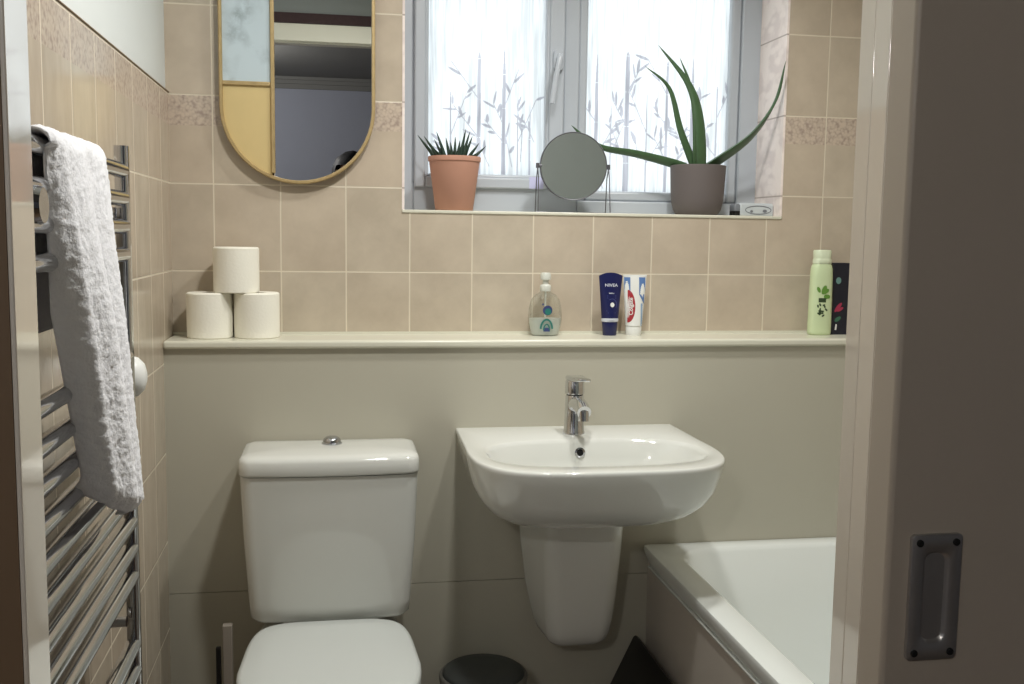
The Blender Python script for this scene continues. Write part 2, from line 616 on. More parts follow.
# the hall
bm = B(); box(bm, -1.2, 3.1, -4.75, -4.65, 0, 2.30)
struct('wall_hall_far', bm, HALLPAINT)
bm = B(); box(bm, -1.2, -1.1, -4.65, YF1, 0, 2.30)
struct('wall_hall_left', bm, HALLPAINT)
bm = B(); box(bm, 3.0, 3.1, -4.65, YF1, 0, 2.30)
struct('wall_hall_right', bm, HALLPAINT)
bm = B(); box(bm, -1.2, 3.1, -4.75, YF1, -0.1, 0)
struct('floor_hall', bm, mat('oak_laminate', rgb(120, 96, 72), 0.5, var=0.2, vscale=8))
bm = B(); box(bm, -1.2, 3.1, -4.75, YF1, 2.30, 2.40)
struct('ceiling_hall', bm, HALLCEIL)
bm = B()
for k, (d, h) in enumerate(((0.05, 0.02), (0.035, 0.025), (0.018, 0.03))):
    box(bm, -1.1, 3.0, -4.65, -4.65 + d, 2.30 - 0.02 - sum((0.02, 0.025, 0.03)[1:k + 1]), 2.30 - sum((0.0, 0.02, 0.025)[:k + 1]))
struct('trim_11', bm, HALLCEIL)

# sliding door on the hall side
door = struct('door_1', box(B(), JR, 1.62, -1.700, -1.660, 0.008, 2.06), DOORPAINT, bevel=0.004)
HX0, HX1, HZ0, HZ1 = 0.8460, 0.8920, 0.9275, 1.0360
hcx, hcz, hw, hh = (HX0 + HX1) / 2, (HZ0 + HZ1) / 2, (HX1 - HX0) / 2, (HZ1 - HZ0) / 2


def rr_xz(hx, hz, r, y):
    return [(hcx + p[0], y, hcz + p[1]) for p in rrect(0, 0, hx, hz, r, 0, 7)]


bm = loft(B(), [rr_xz(hw, hh, 0.004, -1.700), rr_xz(hw, hh, 0.004, -1.7036), rr_xz(hw - 0.001, hh - 0.001, 0.004, -1.7044),
                rr_xz(0.0125, 0.0405, 0.0085, -1.7044), rr_xz(0.0108, 0.0390, 0.0080, -1.7030),
                rr_xz(0.0095, 0.0375, 0.0075, -1.7006)], cap0=False, cap1=True)
pull = obj('flush_pull', bm, STEEL, door, smooth=True, angle=50)
for sx in (-1, 1):
    for sz in (-1, 1):
        bm = B()
        lathe(bm, [(0.0031, 0), (0.0031, 0.0014), (0.0022, 0.002)], n=14)
        bmesh.ops.rotate(bm, verts=bm.verts, matrix=Matrix.Rotation(pi / 2, 3, 'X'))
        bmesh.ops.translate(bm, verts=bm.verts, vec=(hcx + sx * 0.0165, -1.7042, hcz + sz * 0.0475))
        obj('screw', bm, BLACKHOLE, pull)

# ------------------------------------------------------------------ window
GL = (0.607, 0.909, 1.4310, 2.06)       # left pane x0 x1 z0 z1
GR = (1.0215, 1.412, 1.3955, 2.095)     # right pane
win = bpy.data.objects.new('window_1', None)
win.location = ((WX0 + WX1) / 2, YW, WZ0)
win['kind'] = 'structure'
COL.objects.link(win)
bm = B()
y0, y1 = YW, YW + 0.07
box(bm, WX0, 0.570, y0, y1, WZ0, WZ1)
box(bm, 1.440, WX1, y0, y1, WZ0, WZ1)
box(bm, 0.570, 0.998, y0, y1, WZ0, 1.4100)
box(bm, 0.998, 1.440, y0, y1, WZ0, 1.3700)
box(bm, 0.570, 1.440, y0, y1, 2.12, WZ1)
box(bm, 0.958, 0.998, y0, y1, 1.3700, 2.12)
obj('frame', bm, PVC, win, bevel=0.004)
# opening sash on the left
bm = B()
ys0, ys1 = YW - 0.014, YW - 0.0002
sx0, sx1, sz0, sz1 = 0.5715, 0.9555, 1.3955, 2.10
box(bm, sx0, GL[0] - 0.008, ys0, ys1, sz0, sz1)
box(bm, GL[1] + 0.008, sx1, ys0, ys1, sz0, sz1)
box(bm, GL[0] - 0.008, GL[1] + 0.008, ys0, ys1, sz0, GL[2] - 0.008)
box(bm, GL[0] - 0.008, GL[1] + 0.008, ys0, ys1, GL[3] + 0.008, sz1)
sash = obj('sash', bm, PVC, win, bevel=0.004)


def bead(name, g, yy, parent, wd=0.012):
    b_ = B()
    x0_, x1_, z0_, z1_ = g
    for (a, b2, c, d) in ((x0_ - wd, x0_, z0_ - wd, z1_ + wd), (x1_, x1_ + wd, z0_ - wd, z1_ + wd),
                         (x0_, x1_, z0_ - wd, z0_), (x0_, x1_, z1_, z1_ + wd)):
        box(b_, a, b2, yy, yy + 0.03, c, d)
    return obj(name, b_, PVC, parent, bevel=0.005)


bead('glazing_bead', GL, YW - 0.008, win)
bm = B()
g = GR
box(bm, 0.998, g[0], YW + 0.006, YW + 0.05, 1.37, 2.12)
box(bm, g[1], 1.440, YW + 0.006, YW + 0.05, 1.37, 2.12)
box(bm, g[0], g[1], YW + 0.006, YW + 0.05, 1.37, g[2])
box(bm, g[0], g[1], YW + 0.006, YW + 0.05, g[3], 2.12)
obj('glazing_bead', bm, PVC, win, bevel=0.006)


def bamboo(g, yy, seed, stems):
    """etched bamboo stalks, twigs and leaves of the frosted film, as one single layer"""
    rnd = random.Random(seed)
    x0_, x1_, z0_, z1_ = g
    C_ = 0.0008
    nx_, nz_ = int((x1_ - x0_) / C_), int(0.40 / C_)
    rows = [bytearray(nx_) for _ in range(nz_)]

    def fill(pts, fade=False):
        zs_ = [q for _, q in pts]
        for iz in range(max(0, int((min(zs_) - z0_) / C_)), min(nz_ - 1, int((max(zs_) - z0_) / C_)) + 1):
            z = z0_ + (iz + 0.5) * C_
            xs_ = []
            for (xa, za), (xb, zb) in zip(pts, pts[1:] + pts[:1]):
                if (za <= z) != (zb <= z):
                    xs_.append(xa + (z - za) / (zb - za) * (xb - xa))
            xs_.sort()
            for a, b in zip(xs_[::2], xs_[1::2]):
                for ix in range(max(0, int((a - x0_) / C_ + 0.5)), min(nx_, int((b - x0_) / C_ + 0.5))):
                    rows[iz][ix] = 1

    def leaf(u, v, ang, ln, wd):
        pts = []
        for k in range(14):
            t_ = 2 * pi * k / 14
            a_ = ln * (0.5 - 0.5 * cos(t_))
            b2 = wd * sin(t_) * (1 - 0.35 * (a_ / ln))
            pts.append((u + a_ * cos(ang) - b2 * sin(ang), v + a_ * sin(ang) + b2 * cos(ang)))
        fill(pts)

    def stroke(u0, v0, u1, v1, w0, w1):
        d = Vector((u1 - u0, v1 - v0)).normalized()
        px_, pz_ = -d.y, d.x
        fill([(u0 + px_ * w0, v0 + pz_ * w0), (u1 + px_ * w1, v1 + pz_ * w1), (u1 - px_ * w1, v1 - pz_ * w1), (u0 - px_ * w0, v0 - pz_ * w0)])

    def twig(u, v, an, ln, wd):
        eu, ev = u + ln * cos(an), v + ln * sin(an)
        stroke(u, v, eu, ev, wd, wd * 0.7)
        for q in (0.4, 0.65, 0.85, 1.0):
            s2 = rnd.choice((-1, 1))
            if rnd.random() < 0.75:
                leaf(u + (eu - u) * q, v + (ev - v) * q, an + s2 * rnd.uniform(0.3, 0.9), rnd.uniform(0.022, 0.042), rnd.uniform(0.0030, 0.0052))

    for (sx, top, wd) in stems:
        z = z0_
        while z < top:
            seg = rnd.uniform(0.075, 0.105)
            e = min(z + seg, top)
            k0, k1 = 1 - 0.35 * (z - z0_) / (top - z0_), 1 - 0.35 * (e - z0_) / (top - z0_)
            if e >= top:
                k1 = 0.15
            stroke(sx, z + 0.0014, sx, e, wd * k0, wd * k1)
            if z > z0_ + 0.02 and e < top:
                sd = rnd.choice((-1, 1))
                twig(sx, z, pi / 2 - sd * rnd.uniform(0.35, 0.75), rnd.uniform(0.06, 0.12), 0.0013)
            z += seg
    for k in range(7):
        twig(rnd.uniform(x0_ + 0.02, x1_ - 0.02), z0_ + rnd.uniform(0.0, 0.12), pi / 2 + rnd.uniform(-0.5, 0.5), rnd.uniform(0.05, 0.09), 0.0011)
    b_ = B()
    for iz, row in enumerate(rows):
        ix = 0
        while ix < nx_:
            if row[ix]:
                st = ix
                while ix < nx_ and row[ix]:
                    ix += 1
                poly(b_, [(x0_ + st * C_, z0_ + iz * C_), (x0_ + ix * C_, z0_ + iz * C_), (x0_ + ix * C_, z0_ + (iz + 1) * C_), (x0_ + st * C_, z0_ + (iz + 1) * C_)], lambda p, q: (p, yy, q))
            else:
                ix += 1
    return b_


pane_l = obj('pane', box(B(), GL[0] - 0.004, GL[1] + 0.004, YW + 0.012, YW + 0.0121, GL[2] - 0.004, GL[3] + 0.004), PANE, win)
# rebate of the casement behind the sash face
bm = B()
for (a_, b_, c_, d_) in ((0.570, GL[0] - 0.004, 1.41, 2.12), (GL[1] + 0.004, 0.958, 1.41, 2.12), (GL[0] - 0.004, GL[1] + 0.004, 1.41, GL[2] - 0.004), (GL[0] - 0.004, GL[1] + 0.004, GL[3] + 0.004, 2.12)):
    box(bm, a_, b_, YW, YW + 0.05, c_, d_)
obj('rebate', bm, PVC, win)
pane_r = obj('pane', box(B(), GR[0] - 0.004, GR[1] + 0.004, YW + 0.026, YW + 0.0261, GR[2] - 0.004, GR[3] + 0.004), PANE, win)
for po in (pane_l, pane_r):          # one sheet is enough: keep only the room-side face
    b2 = B(); b2.from_mesh(po.data)
    ymin = min(v.co.y for v in b2.verts)
    bmesh.ops.delete(b2, geom=[f for f in b2.faces if f.calc_center_median().y > ymin + 1e-5], context='FACES')
    bmesh.ops.delete(b2, geom=[v for v in b2.verts if not v.link_faces], context='VERTS')
    b2.to_mesh(po.data); b2.free()
obj('bamboo_etching', bamboo(GL, YW + 0.0115, 5, [(0.738, 1.74, 0.0060), (0.803, 1.75, 0.0058), (0.665, 1.64, 0.0028), (0.872, 1.62, 0.0028), (0.700, 1.58, 0.0018), (0.840, 1.66, 0.0018)]), ETCH, pane_l)
obj('bamboo_etching', bamboo(GR, YW + 0.0255, 11, [(1.052, 1.75, 0.0056), (1.135, 1.76, 0.0076), (1.245, 1.74, 0.0045), (1.315, 1.75, 0.0055), (1.385, 1.68, 0.0030), (1.190, 1.66, 0.0020), (1.092, 1.62, 0.0018)]), ETCH, pane_r)
# window handle
bm = B()
hx, hy, hz = 0.938, YW - 0.014, 1.728
loft(bm, [[(hx + p[0], yy, hz + p[1]) for p in rrect(0, -0.004, hx2, 0.026, 0.0085, 0, 6)] for yy, hx2 in ((hy, 0.013), (hy - 0.009, 0.013), (hy - 0.012, 0.011))])
hnd = obj('window_handle', bm, PVC, win, smooth=True)
bm = tube(B(), catmull([(hx, hy - 0.008, hz), (hx, hy - 0.03, hz + 0.003), (hx - 0.005, hy - 0.039, hz - 0.012), (hx - 0.014, hy - 0.04, hz - 0.06), (hx - 0.022, hy - 0.04, hz - 0.118)], 5), 0.0068, 12)
obj('lever', bm, PVC, hnd, smooth=True)
bm = tube(B(), [(hx, hy - 0.031, hz + 0.002), (hx, hy - 0.0395, hz + 0.002)], 0.0024, 10)
obj('key_hole', bm, BLACK, hnd)
# small sticker on the lower sash rail
bm = box(B(), 0.868, 0.905, YW - 0.0146, YW - 0.014, 1.397, 1.427)
obj('sticker', bm, LILAC, win)

# ------------------------------------------------------------------ towel radiator
rad = thing('towel_radiator', 'tall chrome ladder towel radiator on the tiled left wall', 'radiator', (0.0, -1.15, 0.2))
YA, YB, PX = -0.898, -1.402, 0.071
for yy in (YA, YB):
    bm = B()
    loft(bm, [rrect(PX, yy, 0.0095, 0.012, 0.006, z, 6) for z in (0.24, 1.398)])
    obj('post', bm, CHROME, rad, smooth=True, angle=60)
zs = [1.363, 1.323, 1.283, 1.243] + [1.0927 - 0.0414 * k for k in range(9)] + [0.655 - 0.0402 * k for k in range(9)]
for z in zs:
    obj('bar', tube(B(), [(PX, YA - 0.006, z), (PX, YB + 0.006, z)], 0.0112, 16), CHROME, rad, smooth=True, angle=60)
for yy in (YA - 0.03, YB + 0.040):
    for z in (1.302, 0.70):
        bm = tube(B(), [(0.0006, yy, z), (PX - 0.004, yy, z)], 0.008, 14)
        lathe(bm, [(0.019, 0.0), (0.019, 0.004), (0.012, 0.007)], n=20, c=(0, 0, 0)) if False else None
        br = obj('bracket', bm, CHROME, rad, smooth=True)
        if yy > -1.0:
            continue
        bm = tube(B(), [(PX + 0.0075, yy, z), (PX + 0.016, yy, z)], [0.021, 0.018], 20)
        obj('bracket_cap', bm, CHROME, br, smooth=True)
for yy in (YA, YB):
    bm = tube(B(), [(PX, yy, 0.245), (PX, yy, 0.17)], 0.011, 14)
    tube(bm, [(PX, yy, 0.17), (PX, yy, 0.0)], 0.0075, 12)
    obj('supply_pipe', bm, CHROME, rad, smooth=True)

# ------------------------------------------------------------------ towel
def towel():
    NS, NF, NB = 90, 150, 46
    yN, yF = -1.335, -1.085
    verts_front = []
    bm_ = B()
    grid = []
    L = NF + 14 + NB
    for i in range(L + 1):
        row = []
        for k in range(NS + 1):
            s = k / NS                                  # 0 near .. 1 far
            if i <= NF:                                 # front panel, bottom to top
                t = i / NF
                zb = 0.964 - 0.050 * s - 0.016 * sin(pi * s) + 0.05 * max(0, 0.16 - s) ** 1.5 * 4
                z = zb + (1.363 - zb) * t
                lean = (1 - t)
                x = PX + 0.0165 + 0.025 * lean
                # rounded vertical folds that fade in below the rail
                am = 0.25 + 0.75 * min(1, lean * 2.2)
                x += am * (0.017 * math.exp(-((s - 0.33 - 0.05 * lean) / 0.16) ** 2) + 0.010 * math.exp(-((s - 0.80) / 0.12) ** 2) - 0.008 * math.exp(-((s - 0.60 + 0.06 * lean) / 0.07) ** 2))
                x -= 0.030 * max(0, 0.12 - s) / 0.12 * am + 0.022 * max(0, s - 0.93) / 0.07 * am
                if t < 0.05:
                    x -= 0.012 * ((0.05 - t) / 0.05) ** 2
                y = yN + (yF - yN) * s
                y += 0.110 * lean * (1 - s) + 0.022 * lean * s
            elif i <= NF + 14:                          # over the rail
                a = pi * (i - NF) / 14
                x = PX + 0.0165 * cos(a)
                z = 1.363 + 0.0175 * sin(a)
                y = yN + (yF - yN) * s
            else:                                       # behind the rail
                t = (i - NF - 14) / NB
                x = PX - 0.0165 - 0.004 * t
                z = 1.363 - 0.20 * t
                y = yN + (yF - yN) * s
            row.append(Vector((x, y, z)))
        grid.append(row)
    # terry fuzz along the normals
    P = grid
    nrm = []
    for i in range(L + 1):
        r_ = []
        for k in range(NS + 1):
            du = P[i][min(k + 1, NS)] - P[i][max(k - 1, 0)]
            dv = P[min(i + 1, L)][k] - P[max(i - 1, 0)][k]
            n_ = du.cross(dv)
            n_.normalize()
            r_.append(n_)
        nrm.append(r_)
    cx = Vector((PX + 0.004, 0, 0))
    sgn = 1 if nrm[NF // 2][NS // 2].x > 0 else -1
    top, bot = [], []
    th = 0.0085
    for i in range(L + 1):
        a, b = [], []
        for k in range(NS + 1):
            p, n_ = P[i][k], nrm[i][k] * sgn
            edge = min(1, min(k, NS - k) / 5.0) * min(1, min(i, L - i) / 5.0)
            fz = noise.noise(p * 115) * 0.0010 + noise.noise(p * 290) * 0.0015 + noise.noise(p * 38) * 0.0009
            a.append(bm_.verts.new(p + n_ * (th * (0.35 + 0.65 * edge) * 0.6 + fz)))
            b.append(bm_.verts.new(p - n_ * (th * 0.3 * edge)))
        top.append(a); bot.append(b)
    for i in range(L):
        for k in range(NS):
            bm_.faces.new((top[i][k], top[i][k + 1], top[i + 1][k + 1], top[i + 1][k]))
            bm_.faces.new((bot[i][k], bot[i + 1][k], bot[i + 1][k + 1], bot[i][k + 1]))
        bm_.faces.new((top[i][0], top[i + 1][0], bot[i + 1][0], bot[i][0]))
        bm_.faces.new((top[i][NS], bot[i][NS], bot[i + 1][NS], top[i + 1][NS]))
    for k in range(NS):
        bm_.faces.new((top[0][k], bot[0][k], bot[0][k + 1], top[0][k + 1]))
        bm_.faces.new((top[L][k], top[L][k + 1], bot[L][k + 1], bot[L][k]))
    return bm_


tag(obj('towel', towel(), TOWEL, smooth=True, angle=180), 'fluffy white terry towel draped over the chrome radiator', 'towel')

# round white knob on the wall just past the radiator
kn = thing('round_knob', 'small round white knob on the left wall beside the towel', 'wall knob', (0.0, -0.775, 1.045))
bm = tube(B(), [(0.0, -0.775, 1.045), (0.004, -0.775, 1.045), (0.006, -0.775, 1.045)], [0.024, 0.024, 0.02], 24)
obj('base_plate', bm, WHITEP, kn, smooth=True)
bm = tube(B(), [(0.004, -0.775, 1.045), (0.03, -0.775, 1.045)], 0.010, 16)
obj('stem', bm, WHITEP, kn, smooth=True)
bm = B()
pr = [(0.016, 0.022), (0.026, 0.028), (0.032, 0.040), (0.034, 0.052), (0.031, 0.063), (0.022, 0.072), (0.010, 0.076), (0.002, 0.0765)]
tube(bm, [(x, -0.775, 1.045) for r, x in pr], [r for r, x in pr], 28)
obj('knob', bm, WHITEP, kn, smooth=True, angle=80)

# ------------------------------------------------------------------ wall mirror with gold frame
MX0, MX1, MZB, MZT = 0.1140, 0.4670, 1.3880, 2.12
MCX, MR = (MX0 + MX1) / 2, (MX1 - MX0) / 2
mir = thing('wall_mirror', 'long oval gold-framed wall mirror with a marbled pane and a gold pane', 'mirror', (MCX, -0.012, MZB))


def stadium(r, y, n=28):
    zc0, zc1 = MZB + MR, MZT - MR
    out = [(MCX + r * cos(pi + pi * k / n), y, zc0 + r * sin(pi + pi * k / n)) for k in range(n + 1)]
    out += [(MCX + r * cos(pi * k / n), y, zc1 + r * sin(pi * k / n)) for k in range(n + 1)]
    return out


YM = -0.017
bm = loft(B(), [stadium(MR - 0.004, -0.004), stadium(MR - 0.004, YM + 0.002)])
obj('backing_board', bm, mat('brown_board', rgb(92, 70, 50), 0.8), mir)
bm = loft(B(), [stadium(MR - 0.008, YM + 0.002), stadium(MR, YM + 0.002), stadium(MR, YM - 0.006), stadium(MR - 0.002, YM - 0.009),
                stadium(MR - 0.007, YM - 0.009), stadium(MR - 0.0085, YM - 0.006), stadium(MR - 0.008, YM + 0.002)], False, False)
obj('frame', bm, GOLD, mir, smooth=True, angle=50)
DX0, DX1, DZ0, DZ1 = 0.2285, 0.2375, 1.6085, 1.6185


def pane_shape(x0, x1, z0, z1, r):
    """part of the oval between x0..x1 and z0..z1"""
    pts = []
    zc0 = MZB + MR
    zc1 = MZT - MR
    N_ = 60
    lo, hi = [], []
    for k in range(N_ + 1):
        x = x0 + (x1 - x0) * k / N_
        d = max(0.0, r * r - (x - MCX) ** 2)
        lo.append((x, max(z0, zc0 - sqrt(d))))
        hi.append((x, min(z1, zc1 + sqrt(d))))
    return lo + hi[::-1]


r_in = MR - 0.007
for nm, sh, m_ in (('mirror_glass', pane_shape(DX1 - 0.002, MCX + r_in, MZB, 9, r_in), MIRROR),
                   ('marbled_pane', pane_shape(MCX - r_in, DX0 + 0.002, DZ1 - 0.002, 9, r_in), MARBLE),
                   ('gold_pane', pane_shape(MCX - r_in, DX0 + 0.002, MZB, DZ0 + 0.002, r_in), GOLDPANE)):
    bm = B()
    loft(bm, [[(x, YM + 0.0019, z) for x, z in sh], [(x, YM, z) for x, z in sh]])
    bmesh.ops.dissolve_degenerate(bm, dist=1e-6, edges=bm.edges)
    obj(nm, bm, m_, mir)
bm = B()
box(bm, DX0, DX1, YM - 0.007, YM, MZB + 0.024, MZT - 0.024)
obj('divider', bm, GOLD, mir, bevel=0.002)
bm = B()
box(bm, MX0 + 0.004, DX0, YM - 0.006, YM, DZ0, DZ1)
obj('divider', bm, GOLD, mir, bevel=0.002)
bm = B()
box(bm, MCX - 0.05, MCX + 0.05, -0.004, 0.0, MZB + 0.45, MZB + 0.48)
obj('hanger', bm, STEEL, mir)

# ------------------------------------------------------------------ toilet
toi = thing('toilet', 'white close-coupled toilet with its lid down', 'toilet', (0.36, -0.45, 0))
TCX = 0.361


def cist(hx, yb, yf, r, z, bulge=0.008, n=8):
    cy, hy = (yb + yf) / 2, (yb - yf) / 2
    out = []
    for (x, y, zz) in rrect(TCX, cy, hx, hy, r, z, n):
        # front edge points get a small outward bow
        if y < cy:
            y -= bulge * max(0.0, 1 - ((x - TCX) / hx) ** 2)
        out.append((x, y, zz))
    return out


def dens(ring, m_=3):
    """more points along straight runs, so a bow shows"""
    out = []
    n = len(ring)
    for i in range(n):
        a, b = Vector(ring[i]), Vector(ring[(i + 1) % n])
        k = 8 if i % 8 == 7 else 1
        for j in range(k):
            out.append(a.lerp(b, j / k))
    return out


def bowed(hx, yb, yf, r, z, bulge=0.010):
    cy, hy = (yb + yf) / 2, (yb - yf) / 2
    ring = dens(rrect(TCX, cy, hx, hy, r, z, 8))
    return [(p.x, p.y - (bulge * max(0.0, 1 - ((p.x - TCX) / hx) ** 2) if p.y < cy else 0), p.z) for p in ring]


bm = loft(B(), [bowed(0.150, -0.150, -0.284, 0.026, 0.4400), bowed(0.163, -0.147, -0.294, 0.026, 0.4420), bowed(0.1705, -0.146, -0.300, 0.026, 0.451),
                bowed(0.1730, -0.1455, -0.304, 0.026, 0.478), bowed(0.1815, -0.1455, -0.317, 0.026, 0.62), bowed(0.1870, -0.1455, -0.325, 0.026, 0.7665)])
obj('cistern', bm, CERAMIC, toi, smooth=True, angle=60)
bm = loft(B(), [bowed(0.185, -0.1455, -0.323, 0.024, 0.7675), bowed(0.1885, -0.144, -0.329, 0.025, 0.7690), bowed(0.1893, -0.144, -0.3305, 0.026, 0.773),
                bowed(0.1890, -0.144, -0.3300, 0.026, 0.797), bowed(0.1870, -0.1445, -0.3265, 0.026, 0.8035), bowed(0.1830, -0.1465, -0.320, 0.026, 0.8075),
                bowed(0.172, -0.155, -0.304, 0.024, 0.8105), bowed(0.10, -0.185, -0.262, 0.02, 0.8135, 0.004)])
obj('cistern_lid', bm, CERAMIC, toi, smooth=True, angle=70)
bm = lathe(B(), [(0.0225, 0.0), (0.0225, 0.003), (0.0200, 0.004), (0.0200, 0.006), (0.018, 0.0125), (0.012, 0.0165), (0.001, 0.018)], c=(0.3645, -0.215, 0.8125), n=32)
btn = obj('flush_button', bm, CHROME, toi, smooth=True, angle=50)


def dshape(cx, yb, yf, hb, hf, e, z, N=56):
    """toilet seat outline: straight-ish back, round front, widest ahead of the middle"""
    out = []
    ym = yb + (yf - yb) * 0.52
    for i in range(N):
        t = 2 * pi * i / N
        c, s = cos(t), sin(t)
        if s <= 0:   # front half
            x = hf * math.copysign(abs(c) ** (2 / 2.2), c)
            y = ym + (ym - yf) * math.copysign(abs(s) ** (2 / 2.2), s)
        else:        # back half
            k = abs(s) ** (2 / e)
            x = hf * math.copysign(abs(c) ** (2 / e), c)
            y = ym + (yb - ym) * k
            x *= 1 + (hb / hf - 1) * k
        out.append((cx + x, y, z))
    return out


def lidring(d, z):
    return dshape(TCX, -0.322 - d, -0.775 + d, 0.160 - d, 0.1735 - d, 5.5, z)


bm = loft(B(), [lidring(0.006, 0.434), lidring(0.0, 0.436), lidring(0.0, 0.445), lidring(0.003, 0.450), lidring(0.010, 0.4535), lidring(0.05, 0.4555), lidring(0.12, 0.4565)])
obj('seat_lid', bm, LIDM, toi, smooth=True, angle=60)
bm = loft(B(), [lidring(0.006, 0.413), lidring(0.001, 0.415), lidring(0.001, 0.430), lidring(0.006, 0.432)])
obj('seat', bm, LIDM, toi, smooth=True, angle=60)
for sx in (-1, 1):
    bm = tube(B(), [(TCX + sx * 0.095 - 0.018, -0.322, 0.437), (TCX + sx * 0.095 + 0.018, -0.322, 0.437)], 0.008, 14)
    obj('hinge', bm, CHROME, toi, smooth=True)


def panring(yb, yf, hb, hf, z):
    return dshape(TCX, yb, yf, hb, hf, 4.5, z)


bm = loft(B(), [panring(-0.150, -0.60, 0.10, 0.105, 0.0), panring(-0.150, -0.60, 0.10, 0.103, 0.06), panring(-0.148, -0.62, 0.10, 0.112, 0.16),
                panring(-0.146, -0.69, 0.115, 0.15, 0.28), panring(-0.146, -0.75, 0.14, 0.172, 0.36), panring(-0.146, -0.765, 0.150, 0.176, 0.395), panring(-0.147, -0.763, 0.149, 0.175, 0.411),
                panring(-0.155, -0.74, 0.14, 0.16, 0.412)])
obj('pan', bm, CERAMIC, toi, smooth=True, angle=60)
bm = loft(B(), [bowed(0.105, -0.152, -0.278, 0.03, 0.411, 0.004), bowed(0.105, -0.15, -0.274, 0.03, 0.440, 0.004)])
obj('pan_shelf', bm, CERAMIC, toi, smooth=True)

# ------------------------------------------------------------------ wash basin
bas = thing('wash_basin', 'white wall-hung wash basin with half pedestal and chrome tap', 'wash basin', (0.905, -0.1395, 0.35))
BCX = 0.9100


def basin_outline(N=88):
    pts = [(-0.262, -0.1395)]
    for k in range(1, 9):
        pts.append((-0.262 - 0.004 * k / 8, -0.1395 - 0.20 * k / 8))
    a, b, e, yc = 0.2690, 0.2715, 3.6, -0.3395
    for k in range(1, 48):
        t = pi + pi * k / 48
        c, s = cos(t), sin(t)
        pts.append((a * math.copysign(abs(c) ** (2 / e), c), yc + b * math.copysign(abs(s) ** (2 / e), s)))
    for k in range(8, 0, -1):
        pts.append((0.262 + 0.004 * k / 8, -0.1395 - 0.20 * k / 8))
    pts.append((0.262, -0.1395))
    for k in range(1, 20):
        pts.append((0.262 - 0.524 * k / 20, -0.1395))
    return pts


OUT = basin_outline()


def outer(s, z, sy=None):
    sy = s if sy is None else sy
    return [(BCX + x * s, -0.1395 + (y + 0.1395) * sy, z) for x, y in OUT]


def inner(a, b, cx, cy, e, z):
    out = []
    for x, y in OUT:
        an = math.atan2((y + 0.36) / 0.24, x / 0.266)
        c, s = cos(an), sin(an)
        out.append((cx + a * math.copysign(abs(c) ** (2 / e), c), cy + b * math.copysign(abs(s) ** (2 / e), s), z))
    return out


ZR = 0.828
rings = [outer(0.40, 0.663, 0.46), outer(0.52, 0.6645, 0.56), outer(0.64, 0.672, 0.66), outer(0.75, 0.686, 0.76), outer(0.84, 0.706, 0.845), outer(0.905, 0.731, 0.91),
         outer(0.952, 0.760, 0.957), outer(0.983, 0.795, 0.985), outer(0.997, 0.818, 0.998), outer(0.998, 0.824, 0.999), outer(0.993, 0.8275, 0.994), outer(0.985, ZR, 0.986),
         inner(0.238, 0.138, BCX + 0.003, -0.4215, 2.7, ZR), inner(0.232, 0.132, BCX + 0.003, -0.4215, 2.7, ZR - 0.003), inner(0.227, 0.127, BCX + 0.003, -0.4215, 2.7, ZR - 0.010),
         inner(0.219, 0.120, BCX + 0.003, -0.420, 2.6, ZR - 0.04), inner(0.198, 0.108, BCX + 0.003, -0.418, 2.5, ZR - 0.08), inner(0.15, 0.083, BCX + 0.003, -0.415, 2.3, ZR - 0.11),
         inner(0.07, 0.045, BCX + 0.003, -0.41, 2.0, ZR - 0.125), inner(0.022, 0.022, BCX + 0.003, -0.41, 2.0, ZR - 0.129)]
bm = loft(B(), rings, True, True)
obj('basin', bm, CERAMIC, bas, smooth=True, angle=70)
bm = lathe(B(), [(0.024, 0), (0.024, 0.003), (0.017, 0.004), (0.015, 0.001), (0.001, 0.0)], c=(BCX + 0.003, -0.41, ZR - 0.129), n=28)
obj('waste', bm, CHROME, bas, smooth=True)
# overflow ring on the back of the bowl
bm = B()
ox, oy, oz = 0.9075, -0.2985, 0.7985
lathe(bm, [(0.0115, 0.0), (0.0115, 0.0035), (0.0075, 0.0045), (0.0065, 0.001)], n=26, cap1=False)
bmesh.ops.rotate(bm, verts=bm.verts, matrix=Matrix.Rotation(radians(80), 3, 'X'))
bmesh.ops.translate(bm, verts=bm.verts, vec=(ox, oy, oz))
ov = obj('overflow_ring', bm, CHROME, bas, smooth=True)
bm = lathe(B(), [(0.0072, 0.0), (0.0072, 0.0012)], n=22)
bmesh.ops.rotate(bm, verts=bm.verts, matrix=Matrix.Rotation(radians(80), 3, 'X'))
bmesh.ops.translate(bm, verts=bm.verts, vec=(ox, oy - 0.0005, oz))
obj('overflow_hole', bm, BLACKHOLE, ov)
# half pedestal
PCX = 0.924


def ped(hb, hf, yf, z, r=0.03):
    yb = -0.1395
    ring = rrect(0, (yb + yf) / 2, 1.0, (yb - yf) / 2, min(r, (yb - yf) * 0.45), z, 9)
    out = []
    for (x, y, zz) in rrect(0, (yb + yf) / 2, hf, (yb - yf) / 2, min(r, (yb - yf) * 0.45, hf * 0.9), z, 9):
        k = (yb - y) / (yb - yf)
        out.append((PCX + x * (hb / hf + (1 - hb / hf) * k ** 0.8), y, zz))
    return out


bm = loft(B(), [ped(0.050, 0.036, -0.215, 0.330), ped(0.062, 0.050, -0.243, 0.3315), ped(0.074, 0.060, -0.262, 0.337), ped(0.084, 0.067, -0.274, 0.348), ped(0.092, 0.072, -0.281, 0.366),
                ped(0.103, 0.076, -0.287, 0.40), ped(0.119, 0.079, -0.294, 0.46), ped(0.134, 0.083, -0.306, 0.56), ped(0.146, 0.087, -0.318, 0.680)])
obj('pedestal', bm, CERAMIC, bas, smooth=True, angle=60)
